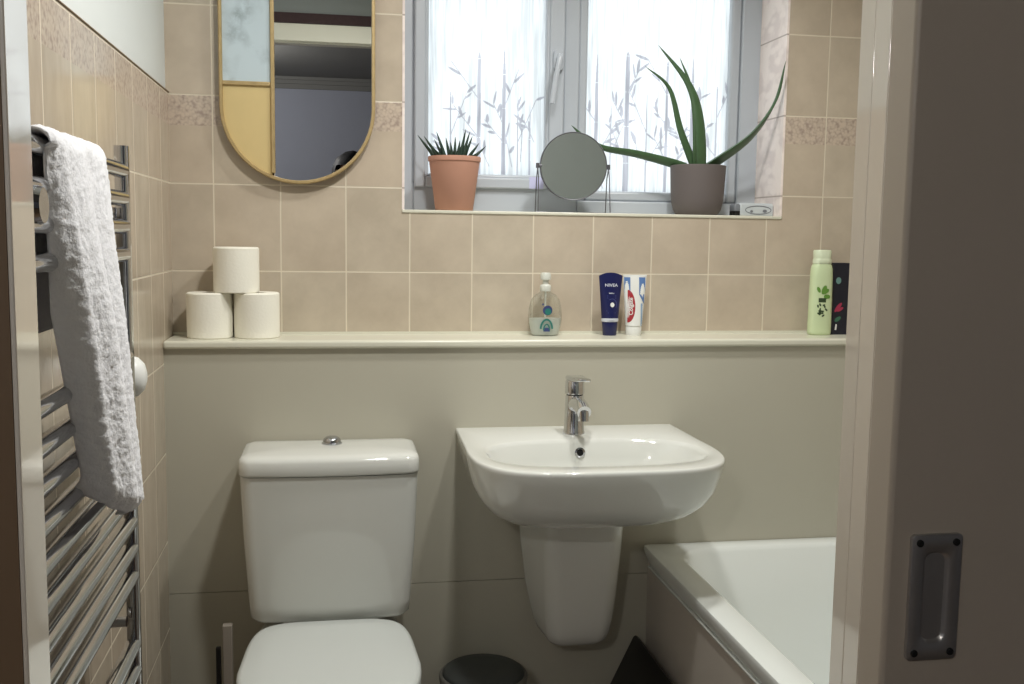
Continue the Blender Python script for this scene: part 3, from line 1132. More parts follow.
# tap
TAPCHROME = mat('bright_chrome', (0.72, 0.73, 0.75, 1), 0.10, metal=1.0, var=0.02)
TX, TY = 0.9105, -0.226
tapo = obj('tap', lathe(B(), [(0.0250, 0.0), (0.0250, 0.004), (0.0232, 0.008), (0.0220, 0.05), (0.0210, 0.086), (0.0200, 0.089)], c=(TX, TY, ZR), n=32), TAPCHROME, bas, smooth=True, angle=50)
bm = B()
sp = catmull([(TX, TY, ZR + 0.064), (TX, TY - 0.030, ZR + 0.074), (TX, TY - 0.065, ZR + 0.072), (TX, TY - 0.094, ZR + 0.064)], 5)
tube(bm, sp, [0.0185 - 0.003 * i / len(sp) for i in range(len(sp))], 18)
obj('spout', bm, TAPCHROME, tapo, smooth=True, angle=50)
bm = tube(B(), [(TX, TY - 0.086, ZR + 0.066), (TX, TY - 0.089, ZR + 0.044)], [0.0130, 0.0120], 18)
obj('aerator', bm, TAPCHROME, tapo, smooth=True, angle=50)
bm = lathe(B(), [(0.018, 0.089), (0.0222, 0.092), (0.0225, 0.096), (0.0215, 0.120), (0.0185, 0.127), (0.004, 0.129)], c=(TX, TY, ZR), n=30)
obj('cartridge_cap', bm, TAPCHROME, tapo, smooth=True, angle=50)
bm = B()
rings = []
for t, hz, wd, th in ((0.018, 0.126, 0.018, 0.006), (-0.01, 0.128, 0.019, 0.007), (-0.045, 0.130, 0.017, 0.0055), (-0.092, 0.135, 0.014, 0.0035), (-0.097, 0.136, 0.010, 0.002)):
    rings.append([(TX + p[0], TY + t, ZR + hz + p[1]) for p in rrect(0, 0, wd, th, th * 0.9, 0, 5)])
loft(bm, rings)
obj('lever', bm, TAPCHROME, tapo, smooth=True, angle=60)

# ------------------------------------------------------------------ bath
bath = thing('bathtub', 'white bathtub with a plain side panel along the right wall', 'bathtub', (1.45, -0.88, 0))
BX0, BX1, BY0, BY1, BZ = 1.108, RX - 0.001, -0.1405, -1.612, 0.533
bcx, bcy, bhx, bhy = (BX0 + BX1) / 2, (BY0 + BY1) / 2, (BX1 - BX0) / 2, (BY0 - BY1) / 2
IX0, IX1, IY0, IY1 = 1.171, 1.755, -0.188, -1.53


def bin_(d, r, z, yb=0.0, yn=0.0):
    return rrect((IX0 + IX1) / 2, (IY0 - yb + IY1 + yn) / 2, (IX1 - IX0) / 2 - d, (IY0 - yb - IY1 - yn) / 2 - d, r, z, 12)


def bout(d, z):
    return rrect(bcx, bcy, bhx - d, bhy - d, 0.012, z, 12)


bm = loft(B(), [bout(0.020, 0.487), bout(0.013, 0.4875), bout(0.0, 0.524), bout(0.002, 0.531), bout(0.007, BZ),
                bin_(-0.006, 0.105, BZ), bin_(0.0, 0.10, BZ - 0.003), bin_(0.006, 0.10, BZ - 0.012), bin_(0.022, 0.12, 0.40, 0.02, 0.03), bin_(0.040, 0.14, 0.26, 0.05, 0.1), bin_(0.06, 0.13, 0.17, 0.07, 0.18),
                bin_(0.10, 0.10, 0.135, 0.09, 0.22), bin_(0.18, 0.06, 0.13, 0.1, 0.25)], False, True)
obj('tub', bm, ACRYLIC, bath, smooth=True, angle=50)
bm = box(B(), BX0 + 0.016, BX0 + 0.022, BY1, BY0, 0.0, 0.487)
obj('side_panel', bm, PANELM, bath)
bm = box(B(), BX0 + 0.009, BX0 + 0.0165, BY1, BY0 - 0.018, 0.479, 0.4845)
obj('panel_bead', bm, ACRYLIC, bath, bevel=0.0015)

# ------------------------------------------------------------------ bin, black scale, toilet brush
binx, biny, binz = 0.704, -0.250, 0.285
bn = thing('waste_bin', 'round charcoal lidded bin on the floor between toilet and basin', 'bin', (binx, biny, 0))
obj('body', lathe(B(), [(0.072, 0.0), (0.076, 0.004), (0.090, 0.258)], c=(binx, biny, 0), n=40), BINLID, bn, smooth=True, angle=50)
obj('rim', lathe(B(), [(0.091, 0.258), (0.100, 0.260), (0.102, 0.274), (0.099, 0.279), (0.0955, 0.281), (0.0935, 0.278)], c=(binx, biny, 0), n=48, cap0=False, cap1=False), BINRIM, bn, smooth=True, angle=50)
obj('lid', lathe(B(), [(0.0930, 0.274), (0.0930, 0.282), (0.088, 0.287), (0.058, 0.292), (0.02, 0.2945), (0.002, 0.295)], c=(binx, biny, 0), n=48), BINLID, bn, smooth=True, angle=50)

sc = thing('bathroom_scale', 'black square bathroom scale leaning on the bath panel', 'scale', (0.985, -0.305, 0))
ang = math.atan2(0.145, 0.305)
bm = loft(B(), [rrect(0, 0, 0.151, 0.1675, 0.012, z, 6) for z in (0.0, 0.006)])
Rm = Matrix.Rotation(pi / 2, 3, 'Z')


def place_scale(bm_):
    # local x -> along y, local y -> up the slope, local z -> out of the glass
    sl = Vector((sin(ang), 0, cos(ang)))
    nn = Vector((-cos(ang), 0, sin(ang)))
    base = Vector((0.967, -0.305, 0.1675 * cos(ang) + 0.006))
    base.x += 0.1675 * sin(ang) - 0.014
    for v in bm_.verts:
        c = v.co.copy()
        v.co = base + Vector((0, 1, 0)) * c.x + sl * c.y + nn * c.z


place_scale(bm)
obj('platform', bm, BLACK, sc, smooth=True, angle=40)
bm = loft(B(), [rrect(0, 0, 0.12, 0.13, 0.02, z, 6) for z in (-0.012, 0.0)])
place_scale(bm)
obj('housing', bm, BLACK, sc)

br = thing('toilet_brush', 'toilet brush with pale square handle left of the toilet', 'toilet brush', (0.135, -0.30, 0))
bm = loft(B(), [rrect(0.135, -0.30, 0.04, 0.04, 0.006, z, 5) for z in (0.0, 0.016)])
obj('base', bm, BLACK, br)
bm = loft(B(), [rrect(0.1435, -0.295, 0.0098, 0.0098, 0.002, z, 4) for z in (0.016, 0.441)])
obj('handle', bm, tag and mat('grey_handle', rgb(150, 142, 132), 0.4), br)
bm = loft(B(), [rrect(0.1245, -0.30, 0.0050, 0.006, 0.001, z, 4) for z in (0.016, 0.394)])
obj('rod', bm, BLACK, br)

# ------------------------------------------------------------------ toilet rolls on the ledge
LZ = 1.0355


def roll_parts(root):
    bm_ = B()
    R_, r_, h = 0.0510, 0.0215, 0.103
    lathe(bm_, [(r_, 0.0), (R_ - 0.002, 0.0), (R_, 0.002), (R_, h - 0.003), (R_ - 0.003, h), (r_ + 0.001, h), (r_, h - 0.001), (r_, 0.0)], n=56, cap0=False, cap1=False)
    a_ = -1.15                                   # loose end of the paper
    box(bm_, 0, 0.0006, -0.006, 0.006, 0.001, h - 0.002)
    obj('paper', bm_, PAPER, root, world=False, smooth=True, angle=40)
    bm_ = lathe(B(), [(r_ - 0.0012, 0.001), (r_, 0.001), (r_, h - 0.0015), (r_ - 0.0012, h - 0.0015), (r_ - 0.0012, 0.001)], n=36, cap0=False, cap1=False)
    obj('core', bm_, CARD, root, world=False, smooth=True)


r1 = thing('toilet_roll', 'white toilet roll on the ledge nearest the left wall', 'toilet roll', (0.0910, -0.066, LZ), 'toilet rolls stacked on the ledge')
roll_parts(r1)
for loc, lb, rz in (((0.1955, -0.066, LZ), 'white toilet roll on the ledge, right one under the top roll', 1.9),
                    ((0.1510, -0.066, LZ + 0.103), 'white toilet roll resting on top of two other rolls', 3.4)):
    c = r1.copy()
    COL.objects.link(c)
    c.location = loc
    c.rotation_euler = (0, 0, rz)
    c['label'] = lb
    for ch in r1.children:
        d = ch.copy()
        COL.objects.link(d)
        d.parent = c


# ------------------------------------------------------------------ soap bottle
def ell(a, b):
    """wrap flat artwork on the front of an elliptic body (local coordinates)"""
    return lambda u, v: (u, -b * sqrt(max(0.0, 1 - (u / a) ** 2)) - 0.0006, v)


so = thing('soap_dispenser', 'clear pump bottle of hand soap on the ledge', 'soap bottle', (0.8745, -0.052, LZ))
prof = [(0.0300, 0.0), (0.0335, 0.002), (0.0345, 0.006), (0.0405, 0.03), (0.0415, 0.05), (0.0395, 0.070), (0.0345, 0.088), (0.0260, 0.099), (0.0150, 0.105), (0.0125, 0.108), (0.0120, 0.113)]
obj('bottle', lathe(B(), prof, n=44, ey=0.60, cap1=False), CLEARP, so, world=False, smooth=True, angle=60)
obj('liquid', lathe(B(), [(r - 0.0015, z + 0.0012) for r, z in prof[:3]] + [(0.0388, 0.03), (0.0396, 0.042)], n=44, ey=0.58), LIQUID, so, world=False, smooth=True, angle=60)
pump = obj('pump', lathe(B(), [(0.0130, 0.108), (0.0135, 0.110), (0.0135, 0.120), (0.0120, 0.123), (0.0075, 0.125), (0.0075, 0.134), (0.0125, 0.136), (0.0130, 0.148), (0.0105, 0.1525), (0.002, 0.153)], n=28), PUMPP, so, world=False, smooth=True, angle=50)
bm = tube(B(), [(0, 0, 0.1425), (0.004, 0.016, 0.1425), (0.006, 0.024, 0.139)], [0.0065, 0.0055, 0.0045], 12)
obj('nozzle', bm, PUMPP, pump, world=False, smooth=True)
obj('dip_tube', tube(B(), [(0, 0, 0.108), (0, 0, 0.006)], 0.0022, 8), PUMPP, pump, world=False)
xf = ell(0.0417, 0.0252)
bm = B()
disc(bm, 0.001, 0.063, 0.0118, 0.0118, xf)
obj('blue_print', bm, INDIGOP, so, world=False)
bm = B()
xf2 = lambda u, v: (xf(u, v)[0], xf(u, v)[1] - 0.0004, v)
disc(bm, 0.002, 0.060, 0.008, 0.008, xf2)
ringband(bm, -0.001, 0.017, 0.0165, 0.026, 0.0045, xf, 24, 0.05, pi - 0.05)
ringband(bm, -0.001, 0.015, 0.009, 0.016, 0.0035, xf2, 18, 0, pi)
obj('teal_print', bm, TEALP, so, world=False)
bm = B()
poly(bm, [(-0.013, 0.0775), (-0.0105, 0.0815), (-0.0085, 0.0775), (-0.0105, 0.0735)], xf)
poly(bm, [(-0.0145, 0.0775), (-0.0105, 0.0785), (-0.0065, 0.0775), (-0.0105, 0.0765)], xf2)
obj('star_print', bm, INDIGOP, so, world=False)
bm = B()
poly(bm, [(-0.009, 0.012), (0.007, 0.012), (0.007, 0.021), (-0.009, 0.021)], xf2)
obj('block_print', bm, INDIGOP, so, world=False)


# ------------------------------------------------------------------ tubes standing on their caps
def tube_body(hw_top, hw_bot, d_bot, z0, z1, dome):
    rings_ = []
    for k in range(11):
        t = k / 10
        z = z0 + (z1 - z0) * t
        hw_ = hw_bot + (hw_top - hw_bot) * t
        d_ = d_bot * (1 - t) ** 0.8 + 0.0016
        rings_.append([(x, y, z + (dome * (1 - (x / hw_) ** 2) if k == 10 else dome * t ** 4 * (1 - (x / hw_) ** 2)))
                       for x, y, _ in sell(0, 0, hw_, d_, 2.0, 0, 40)])
    return loft(B(), rings_)


def taper_front(hw_top, hw_bot, d_bot, z0, z1, ofs=0.0006):
    def f(u, v):
        t = min(1, max(0, (v - z0) / (z1 - z0)))
        hw_ = hw_bot + (hw_top - hw_bot) * t
        d_ = d_bot * (1 - t) ** 0.8 + 0.0016
        return (u, -d_ * sqrt(max(0, 1 - (u / hw_) ** 2)) - ofs, v)
    return f


cr = thing('cream_tube', 'navy blue cream tube standing on its cap on the ledge', 'cream tube', (1.0375, -0.050, LZ), rot=(0, 0, 0.06))
obj('tube', tube_body(0.0305, 0.0205, 0.0155, 0.036, 0.146, 0.008), NAVY, cr, world=False, smooth=True, angle=60)
obj('cap', lathe(B(), [(0.0165, 0.0), (0.0172, 0.001), (0.0195, 0.031), (0.0192, 0.0335)], n=36, ey=0.82), NAVY, cr, world=False, smooth=True, angle=50)
tf = taper_front(0.0305, 0.0205, 0.0155, 0.036, 0.146)
bm = text_bm('NIVEA', 0.0118, lambda u, v: tf(u, v * 0.85 + 0.123))
obj('lettering', bm, SILVER, cr, world=False)
bm = text_bm('MEN', 0.0065, lambda u, v: tf(u, v * 0.7 + 0.1035))
obj('lettering', bm, SILVER, cr, world=False)
bm = B()
disc(bm, 0.0015, 0.0755, 0.0052, 0.0058, tf)
obj('emblem', bm, WHITEP, cr, world=False)
bm = B()
ringband(bm, 0.001, 0.076, 0.0125, 0.0145, 0.0012, tf, 22, -0.6, 2.2)
for zz, hwid in ((0.0965, 0.012), (0.0915, 0.012), (0.060, 0.013), (0.0555, 0.010)):
    poly(bm, [(-hwid, zz), (hwid, zz), (hwid, zz + 0.0013), (-hwid, zz + 0.0013)], tf)
obj('fine_print', bm, mat('slate_blue_print', rgb(78, 84, 138), 0.4), cr, world=False)
bm = B()
lathe(bm, [(0.0196, 0.0335), (0.0212, 0.035), (0.0214, 0.041), (0.0208, 0.0425)], n=40, ey=0.80)
obj('silver_band', bm, SILVER, cr, world=False, smooth=True)

tp = thing('toothpaste_tube', 'white, blue and red toothpaste tube standing beside the navy tube', 'toothpaste', (1.0985, -0.050, LZ), rot=(0, 0, -0.05))
obj('tube', tube_body(0.0295, 0.0205, 0.0165, 0.024, 0.146, 0.001), WHITEP, tp, world=False, smooth=True, angle=60)
obj('cap', lathe(B(), [(0.0185, 0.0), (0.0190, 0.001), (0.0200, 0.020), (0.0185, 0.024)], n=36, ey=0.85), WHITEP, tp, world=False, smooth=True, angle=50)
obj('crimp', box(B(), -0.0295, 0.0295, -0.0016, 0.0016, 0.145, 0.149), WHITEP, tp, world=False)
t1 = taper_front(0.0295, 0.0205, 0.0165, 0.024, 0.146, 0.0006)
t2 = taper_front(0.0295, 0.0205, 0.0165, 0.024, 0.146, 0.0011)
bm = B()
for k in range(10):
    za, zb = 0.101 + 0.042 * k / 10, 0.101 + 0.042 * (k + 1) / 10
    poly(bm, [(-0.0262 - (za - 0.101) * 0.03, za), (-0.012, za), (-0.012, zb), (-0.0262 - (zb - 0.101) * 0.03, zb)], t1)
obj('blue_print', bm, BLUEP, tp, world=False)
bm = B()
for k in range(10):
    za, zb = 0.101 + 0.042 * k / 10, 0.101 + 0.042 * (k + 1) / 10
    poly(bm, [(0.010, za), (0.0262, za), (0.0262, zb), (0.010, zb)], t1)
for k in range(8):
    za, zb = 0.078 + 0.023 * k / 8, 0.078 + 0.023 * (k + 1) / 8
    poly(bm, [(0.0225 - 0.0125 * k / 8, za), (0.0235, za), (0.0235, zb), (0.0225 - 0.0125 * (k + 1) / 8, zb)], t1)
obj('blue_print', bm, BLUEP, tp, world=False)
bm = B()
for k in range(12):
    za, zb = 0.024 + 0.055 * k / 12, 0.024 + 0.055 * (k + 1) / 12
    poly(bm, [(0.014, za), (0.0185, za), (0.0195, zb), (0.0145, zb)], t1)
obj('pale_print', bm, PALEBLUE, tp, world=False)
bm = B()
disc(bm, -0.0185, 0.072, 0.0185, 0.040, t1, 26, -pi / 2, pi / 2)
obj('red_print', bm, REDP, tp, world=False)
bm = text_bm('Colgate', 0.0135, lambda u, v: t2(-v - 0.0105, u + 0.072))
obj('lettering', bm, WHITEP, tp, world=False)

# ------------------------------------------------------------------ shampoo bottle and black carton
sh = thing('shampoo_bottle', 'pale green shampoo bottle with white cap near the bath end', 'shampoo bottle', (1.5885, -0.052, LZ), rot=(0, 0, -0.05))


def sell_r(a, b, z, e=2.6):
    return sell(0, 0, a, b, e, z, 44)


bm = loft(B(), [sell_r(0.0255, 0.017, 0.0), sell_r(0.0285, 0.019, 0.002), sell_r(0.0295, 0.020, 0.008), sell_r(0.0290, 0.020, 0.08), sell_r(0.0278, 0.0195, 0.15),
                sell_r(0.0268, 0.019, 0.168), sell_r(0.0245, 0.018, 0.176), sell_r(0.0215, 0.017, 0.180)])
obj('bottle', bm, LIME, sh, world=False, smooth=True, angle=60)
bm = loft(B(), [sell_r(0.0205, 0.0165, 0.1795), sell_r(0.0228, 0.018, 0.181), sell_r(0.0226, 0.018, 0.191), sell_r(0.0212, 0.017, 0.193), sell_r(0.0214, 0.017, 0.195),
                sell_r(0.0222, 0.0175, 0.212), sell_r(0.0205, 0.016, 0.215), sell_r(0.01, 0.008, 0.2155)])
obj('cap', bm, LIMECAP, sh, world=False, smooth=True, angle=50)
sf = lambda u, v: (u, -0.0200 * (max(0.0, 1 - (abs(u) / 0.029) ** 2.6)) ** (1 / 2.6) - 0.0006, v)
sf2 = lambda u, v: (sf(u, v)[0], sf(u, v)[1] - 0.0004, v)


def leafpoly(bm_, u, v, an, ln, wd, xf_):
    pts = []
    for k in range(12):
        t_ = 2 * pi * k / 12
        a_ = ln * (0.5 - 0.5 * cos(t_)); b_ = wd * sin(t_)
        pts.append((u + a_ * cos(an) - b_ * sin(an), v + a_ * sin(an) + b_ * cos(an)))
    poly(bm_, pts, xf_)


bm = B()
for (u, v, an, ln, wd) in ((-0.006, 0.106, 0.5, 0.022, 0.006), (-0.004, 0.104, 1.2, 0.024, 0.006), (0.006, 0.100, -0.3, 0.012, 0.005), (-0.010, 0.108, 2.0, 0.016, 0.004),
                           (0.0, 0.098, 0.0, 0.013, 0.006)):
    leafpoly(bm, u, v, an, ln, wd, sf)
obj('leaf_print', bm, LEAFP, sh, world=False)
bm = B()
poly(bm, [(-0.013, 0.084), (0.006, 0.084), (0.006, 0.0945), (-0.013, 0.0945)], sf2)
rnd = random.Random(4)
for k in range(16):
    u, v = rnd.uniform(-0.014, 0.006), 0.050 + 0.032 * rnd.random()
    leafpoly(bm, u, v, rnd.uniform(0, 6.3), rnd.uniform(0.006, 0.010), 0.0022, sf)
obj('dark_print', bm, DGREENP, sh, world=False)

bx = thing('black_carton', 'slim black carton behind the green shampoo bottle', 'carton', (1.6420, -0.036, LZ), rot=(0, 0, 0.02))
obj('carton', box(B(), -0.0240, 0.0240, -0.017, 0.017, 0.0, 0.183), BOXBLACK, bx, world=False, bevel=0.001)
bf = lambda u, v: (u, -0.0176, v)
bm = B(); disc(bm, -0.007, 0.138, 0.0072, 0.0085, bf)
obj('teal_print', bm, mat('grey_teal_print', rgb(112, 152, 146), 0.5), bx, world=False)
bm = B()
leafpoly(bm, -0.014, 0.058, 0.9, 0.030, 0.005, bf)
leafpoly(bm, -0.008, 0.060, 0.5, 0.020, 0.004, lambda u, v: (u, -0.0179, v))
obj('pink_print', bm, PINKP, bx, world=False)
bm = B(); leafpoly(bm, -0.013, 0.034, 0.6, 0.020, 0.005, bf)
obj('green_print', bm, mat('green_print', rgb(60, 112, 88), 0.5), bx, world=False)
bm = B(); poly(bm, [(-0.012, 0.012), (-0.007, 0.012), (-0.006, 0.026), (-0.010, 0.027)], bf)
obj('white_print', bm, WHITEP, bx, world=False)

# ------------------------------------------------------------------ things on the window sill
SZ = WZ0


def blade(bm_, pts, w0, th, side, n=10, tipw=0.05, peak=0.12):
    """a fleshy tapering leaf along a curve: rounded underside, shallow hollow on top"""
    c = catmull(pts, 7)
    L_ = len(c)
    rings_ = []
    for i, p in enumerate(c):
        t = i / (L_ - 1)
        d = (c[min(i + 1, L_ - 1)] - c[max(i - 1, 0)]).normalized()
        sd = Vector(side)
        sd = (sd - d * sd.dot(d)).normalized()
        nn = d.cross(sd)
        wd = w0 * ((0.8 + 0.2 * min(1, t / peak)) * (1 - t) ** 0.75 + tipw * (1 - t) + 0.004)
        hh_ = th * ((1 - t) ** 0.6 + 0.05)
        ring = []
        for k in range(n):
            a = 2 * pi * k / n
            yy = hh_ * sin(a) * (1.0 if sin(a) < 0 else 0.35)
            ring.append(p + sd * wd * cos(a) + nn * yy)
        rings_.append(ring)
    return loft(bm_, rings_)


pp = thing('potted_succulent', 'small spiky dark green succulent in a terracotta pot', 'potted plant', (0.6645, 0.070, SZ))
obj('pot', lathe(B(), [(0.044, 0.0), (0.0465, 0.002), (0.0625, 0.120), (0.0650, 0.121), (0.0655, 0.130), (0.0645, 0.1325), (0.0610, 0.1325), (0.0598, 0.128), (0.0585, 0.112)], n=52, cap1=False), TERRA, pp, world=False, smooth=True, angle=50)
obj('soil', lathe(B(), [(0.0588, 0.112), (0.03, 0.118), (0.003, 0.119)], n=30, cap0=False), SOIL, pp, world=False)
rnd = random.Random(21)
spk = [(-0.092, 0.0, 0.066), (-0.078, -0.02, 0.062), (-0.050, 0.01, 0.058), (-0.058, -0.03, 0.035), (-0.022, 0.0, 0.062), (-0.012, -0.015, 0.050), (0.004, 0.02, 0.066), (0.012, -0.01, 0.055),
       (0.028, 0.0, 0.085), (0.035, -0.02, 0.050), (0.046, 0.01, 0.068), (0.060, -0.01, 0.050), (0.080, 0.01, 0.044), (-0.045, 0.0, 0.075), (0.040, 0.015, 0.08), (-0.035, 0.03, 0.040), (0.020, 0.03, 0.045), (0.055, -0.03, 0.025), (-0.005, -0.035, 0.03)]
for k, (dx, dy, hz_) in enumerate(spk):
    bx_, by_ = dx * 0.42, dy * 0.6
    pts = [(bx_, by_, 0.108), (bx_ + (dx - bx_) * 0.35, by_ + (dy - by_) * 0.4, 0.118 + hz_ * 0.35), (bx_ + (dx - bx_) * 0.72, by_ + (dy - by_) * 0.75, 0.118 + hz_ * 0.72), (dx, dy, 0.118 + hz_)]
    obj('leaf', blade(B(), pts, 0.0060, 0.0040, (1, 0.15 * (k % 3 - 1), -0.3), 8), HAWO, pp, world=False, smooth=True, angle=80)

# round vanity mirror on its wire stand
VX, VY, VZ, VR = 0.9600, 0.045, 1.4500, 0.0845
vm = thing('vanity_mirror', 'round tilting vanity mirror on wire legs on the sill', 'vanity mirror', (VX, VY, SZ))
tilt = Matrix.Rotation(radians(-6), 3, 'Z') @ Matrix.Rotation(radians(2), 3, 'X')


def vput(bm_):
    bmesh.ops.rotate(bm_, verts=bm_.verts, matrix=tilt @ Matrix.Rotation(pi / 2, 3, 'X'))
    bmesh.ops.translate(bm_, verts=bm_.verts, vec=(VX, VY, VZ))
    return bm_


obj('rim', vput(lathe(B(), [(VR - 0.003, 0.0065), (VR - 0.001, 0.008), (VR, 0.006), (VR, -0.006), (VR - 0.001, -0.008), (VR - 0.003, -0.0065)], n=72, cap0=False, cap1=False)), DARKMETAL, vm, smooth=True, angle=60)
obj('mirror_glass', vput(lathe(B(), [(VR - 0.003, 0.0045), (VR - 0.003, 0.0062)], n=72)), mat('vanity_mirror_silver', (0.80, 0.83, 0.82, 1), 0.02, metal=1.0, var=0.0), vm)
obj('back_mirror', vput(lathe(B(), [(VR - 0.003, -0.0062), (VR - 0.003, 0.0035)], n=72)), MIRROR, vm)
for sx in (-1, 1):
    xx = VX + sx * (VR + 0.006)
    bm = tube(B(), [(VX + sx * (VR - 0.004), VY, VZ), (xx + sx * 0.004, VY, VZ)], 0.0035, 12)
    obj('pivot', bm, DARKMETAL, vm, smooth=True)
    bm = tube(B(), [(xx, VY, VZ - 0.006), (xx, VY, VZ + 0.006)], 0.0048, 12)
    obj('knuckle', bm, DARKMETAL, vm, smooth=True)
    for dy in (-1, 1):
        bm = tube(B(), [(xx, VY, VZ - 0.004), (xx + 0.0 * dy, VY + dy * 0.012, VZ - 0.03), (xx + sx * 0.001 + dy * 0.003, VY + dy * 0.034, SZ + 0.0017)], 0.0014, 8)
        obj('leg', bm, DARKMETAL, vm, smooth=True)
bm = tube(B(), [(VX - VR - 0.004, VY + 0.034, SZ + 0.0017), (VX + VR + 0.010, VY + 0.034, SZ + 0.0017)], 0.0014, 8)
obj('foot_wire', bm, DARKMETAL, vm, smooth=True)

# aloe in a grey pot
AX, AY = 1.2985, 0.078
al = thing('potted_aloe', 'aloe with long drooping leaves in a taupe grey pot', 'potted plant', (AX, AY, SZ))
obj('pot', lathe(B(), [(0.050, 0.0), (0.056, 0.003), (0.0635, 0.014), (0.0685, 0.035), (0.0710, 0.065), (0.0735, 0.122), (0.0735, 0.1265), (0.0715, 0.1275), (0.0690, 0.125), (0.0680, 0.110)], n=56, ex=0.97, ey=0.97, cap1=False), GREYPOT, al, world=False, smooth=True, angle=50)
obj('soil', lathe(B(), [(0.0683, 0.110), (0.03, 0.114), (0.003, 0.115)], n=30, ex=0.97, ey=0.97, cap0=False), SOIL, al, world=False)


def AP(dx, z, dy=0.0):
    return (AX + dx, AY + dy, z)


ALOE_LEAVES = [
    ([AP(-0.004, 1.445), AP(-0.050, 1.55), AP(-0.084, 1.655), AP(-0.150, 1.708)], 0.0125, 0.007, (1, 0.2, 0.3)),
    ([AP(0.002, 1.445, -0.01), AP(-0.008, 1.58, -0.012), AP(-0.036, 1.668, -0.006), AP(-0.113, 1.763, 0.01)], 0.0200, 0.009, (1, 0.1, 0.2)),
    ([AP(0.000, 1.445, 0.012), AP(-0.006, 1.58, 0.015), AP(-0.022, 1.668, 0.02), AP(-0.050, 1.738, 0.026)], 0.012, 0.007, (1, 0.3, 0.2)),
    ([AP(-0.014, 1.445, -0.02), AP(-0.022, 1.50, -0.03), AP(-0.024, 1.578, -0.034)], 0.0065, 0.004, (1, 0.0, 0.0)),
    ([AP(0.012, 1.445, 0.004), AP(0.050, 1.472, -0.004), AP(0.128, 1.536, -0.033), AP(0.171, 1.618, -0.075), AP(0.178, 1.716, -0.113)], 0.0240, 0.011, (0.1, -1, 0.9)),
    ([AP(-0.012, 1.447, 0.012), AP(-0.055, 1.466, 0.018), AP(-0.160, 1.490, 0.022), AP(-0.250, 1.503, 0.020), AP(-0.303, 1.531, 0.016), AP(-0.336, 1.556, 0.010)], 0.0170, 0.009, (0.1, -1, 0.9)),
]
for pts, w0, th, sd in ALOE_LEAVES:
    bm = blade(B(), pts, w0, th, sd, 10)
    obj('leaf', bm, ALOE, al, smooth=True, angle=80)

# small plastic case
cs = thing('plastic_case', 'small grey plastic case at the right end of the window sill', 'plastic case', (1.4440, 0.050, SZ))
obj('case', loft(B(), [rrect(0, 0, 0.047 - d, 0.018 - d, 0.006, z, 6) for d, z in ((0.002, 0.0), (0.0, 0.002), (0.0, 0.027), (0.003, 0.032), (0.006, 0.033))]), GREYCASE, cs, world=False, smooth=True, angle=40)
obj('end_cap', loft(B(), [rrect(-0.052, 0, 0.009 - d, 0.0175 - d, 0.004, z, 5) for d, z in ((0.001, 0.012), (0.0, 0.013), (0.0, 0.026), (0.003, 0.031))]), DARKCASE, cs, world=False, smooth=True)
obj('foot', loft(B(), [rrect(-0.052, 0, 0.009, 0.0175, 0.004, z, 5) for z in (0.0, 0.012)]), BLACK, cs, world=False)
cf = lambda u, v: (u, -0.0186, v)
bm = B()
ringband(bm, 0.004, 0.0155, 0.036, 0.0115, 0.0022, cf, 30)
disc(bm, -0.014, 0.012, 0.004, 0.0035, cf, 12)
disc(bm, 0.022, 0.013, 0.006, 0.004, cf, 12)
obj('print', bm, DARKCASE, cs, world=False)

# ------------------------------------------------------------------ lamps
for (lx, ly), lb in zip(DOWNLIGHTS, ('round white recessed downlight in the ceiling above the basin', 'round white downlight added in the ceiling to brighten the left side')):
    cl = thing('ceiling_light', lb, 'ceiling light', (lx, ly, CEIL))
    obj('bezel', lathe(B(), [(0.062, 0.0), (0.062, -0.003), (0.055, -0.006), (0.045, -0.004), (0.043, 0.0)], n=40, cap0=False, cap1=False), WHITEP, cl, world=False, smooth=True, angle=40)
    obj('lens', lathe(B(), [(0.044, -0.0005), (0.044, -0.0020), (0.003, -0.0022)], n=40), DIFF, cl, world=False, smooth=True, angle=40)
cl = thing('ceiling_light', 'round white pendant light added to brighten the hall', 'ceiling light', (-0.45, -3.45, 2.30))
obj('rose', lathe(B(), [(0.05, 0.0), (0.05, -0.012), (0.03, -0.022), (0.012, -0.026), (0.010, -0.06)], n=36), WHITEP, cl, world=False, smooth=True, angle=40)
obj('lamp_holder', lathe(B(), [(0.012, -0.06), (0.022, -0.07), (0.034, -0.085), (0.040, -0.10)], n=28, cap1=False), DIFF, cl, world=False, smooth=True)

# ------------------------------------------------------------------ photographer, standing in the hall
per = thing('person', 'person in dark clothes with black hair reflected in the oval mirror', 'person', (0.455, -2.86, 0))
per.scale = (0.965, 0.965, 0.965)


def skin_mesh(name, verts, edges, radii, m_, parent, sub=2):
    me = bpy.data.meshes.new(name)
    me.from_pydata(verts, edges, [])
    me.materials.append(m_)
    o = bpy.data.objects.new(name, me)
    COL.objects.link(o)
    o.parent = parent
    sk = o.modifiers.new('skin', 'SKIN')
    sk.use_smooth_shade = True
    if not me.skin_vertices:
        bm_ = B(); bm_.from_mesh(me); bm_.verts.layers.skin.verify(); bm_.to_mesh(me); bm_.free()
    for i, r in enumerate(radii):
        me.skin_vertices[0].data[i].radius = r if isinstance(r, tuple) else (r, r)
    me.skin_vertices[0].data[0].use_root = True
    sb = o.modifiers.new('sub', 'SUBSURF')
    sb.levels = sub
    sb.render_levels = sub
    dg = bpy.context.evaluated_depsgraph_get()
    me2 = bpy.data.meshes.new_from_object(o.evaluated_get(dg))
    o.modifiers.clear()
    o.data = me2
    me2.name = name
    return o


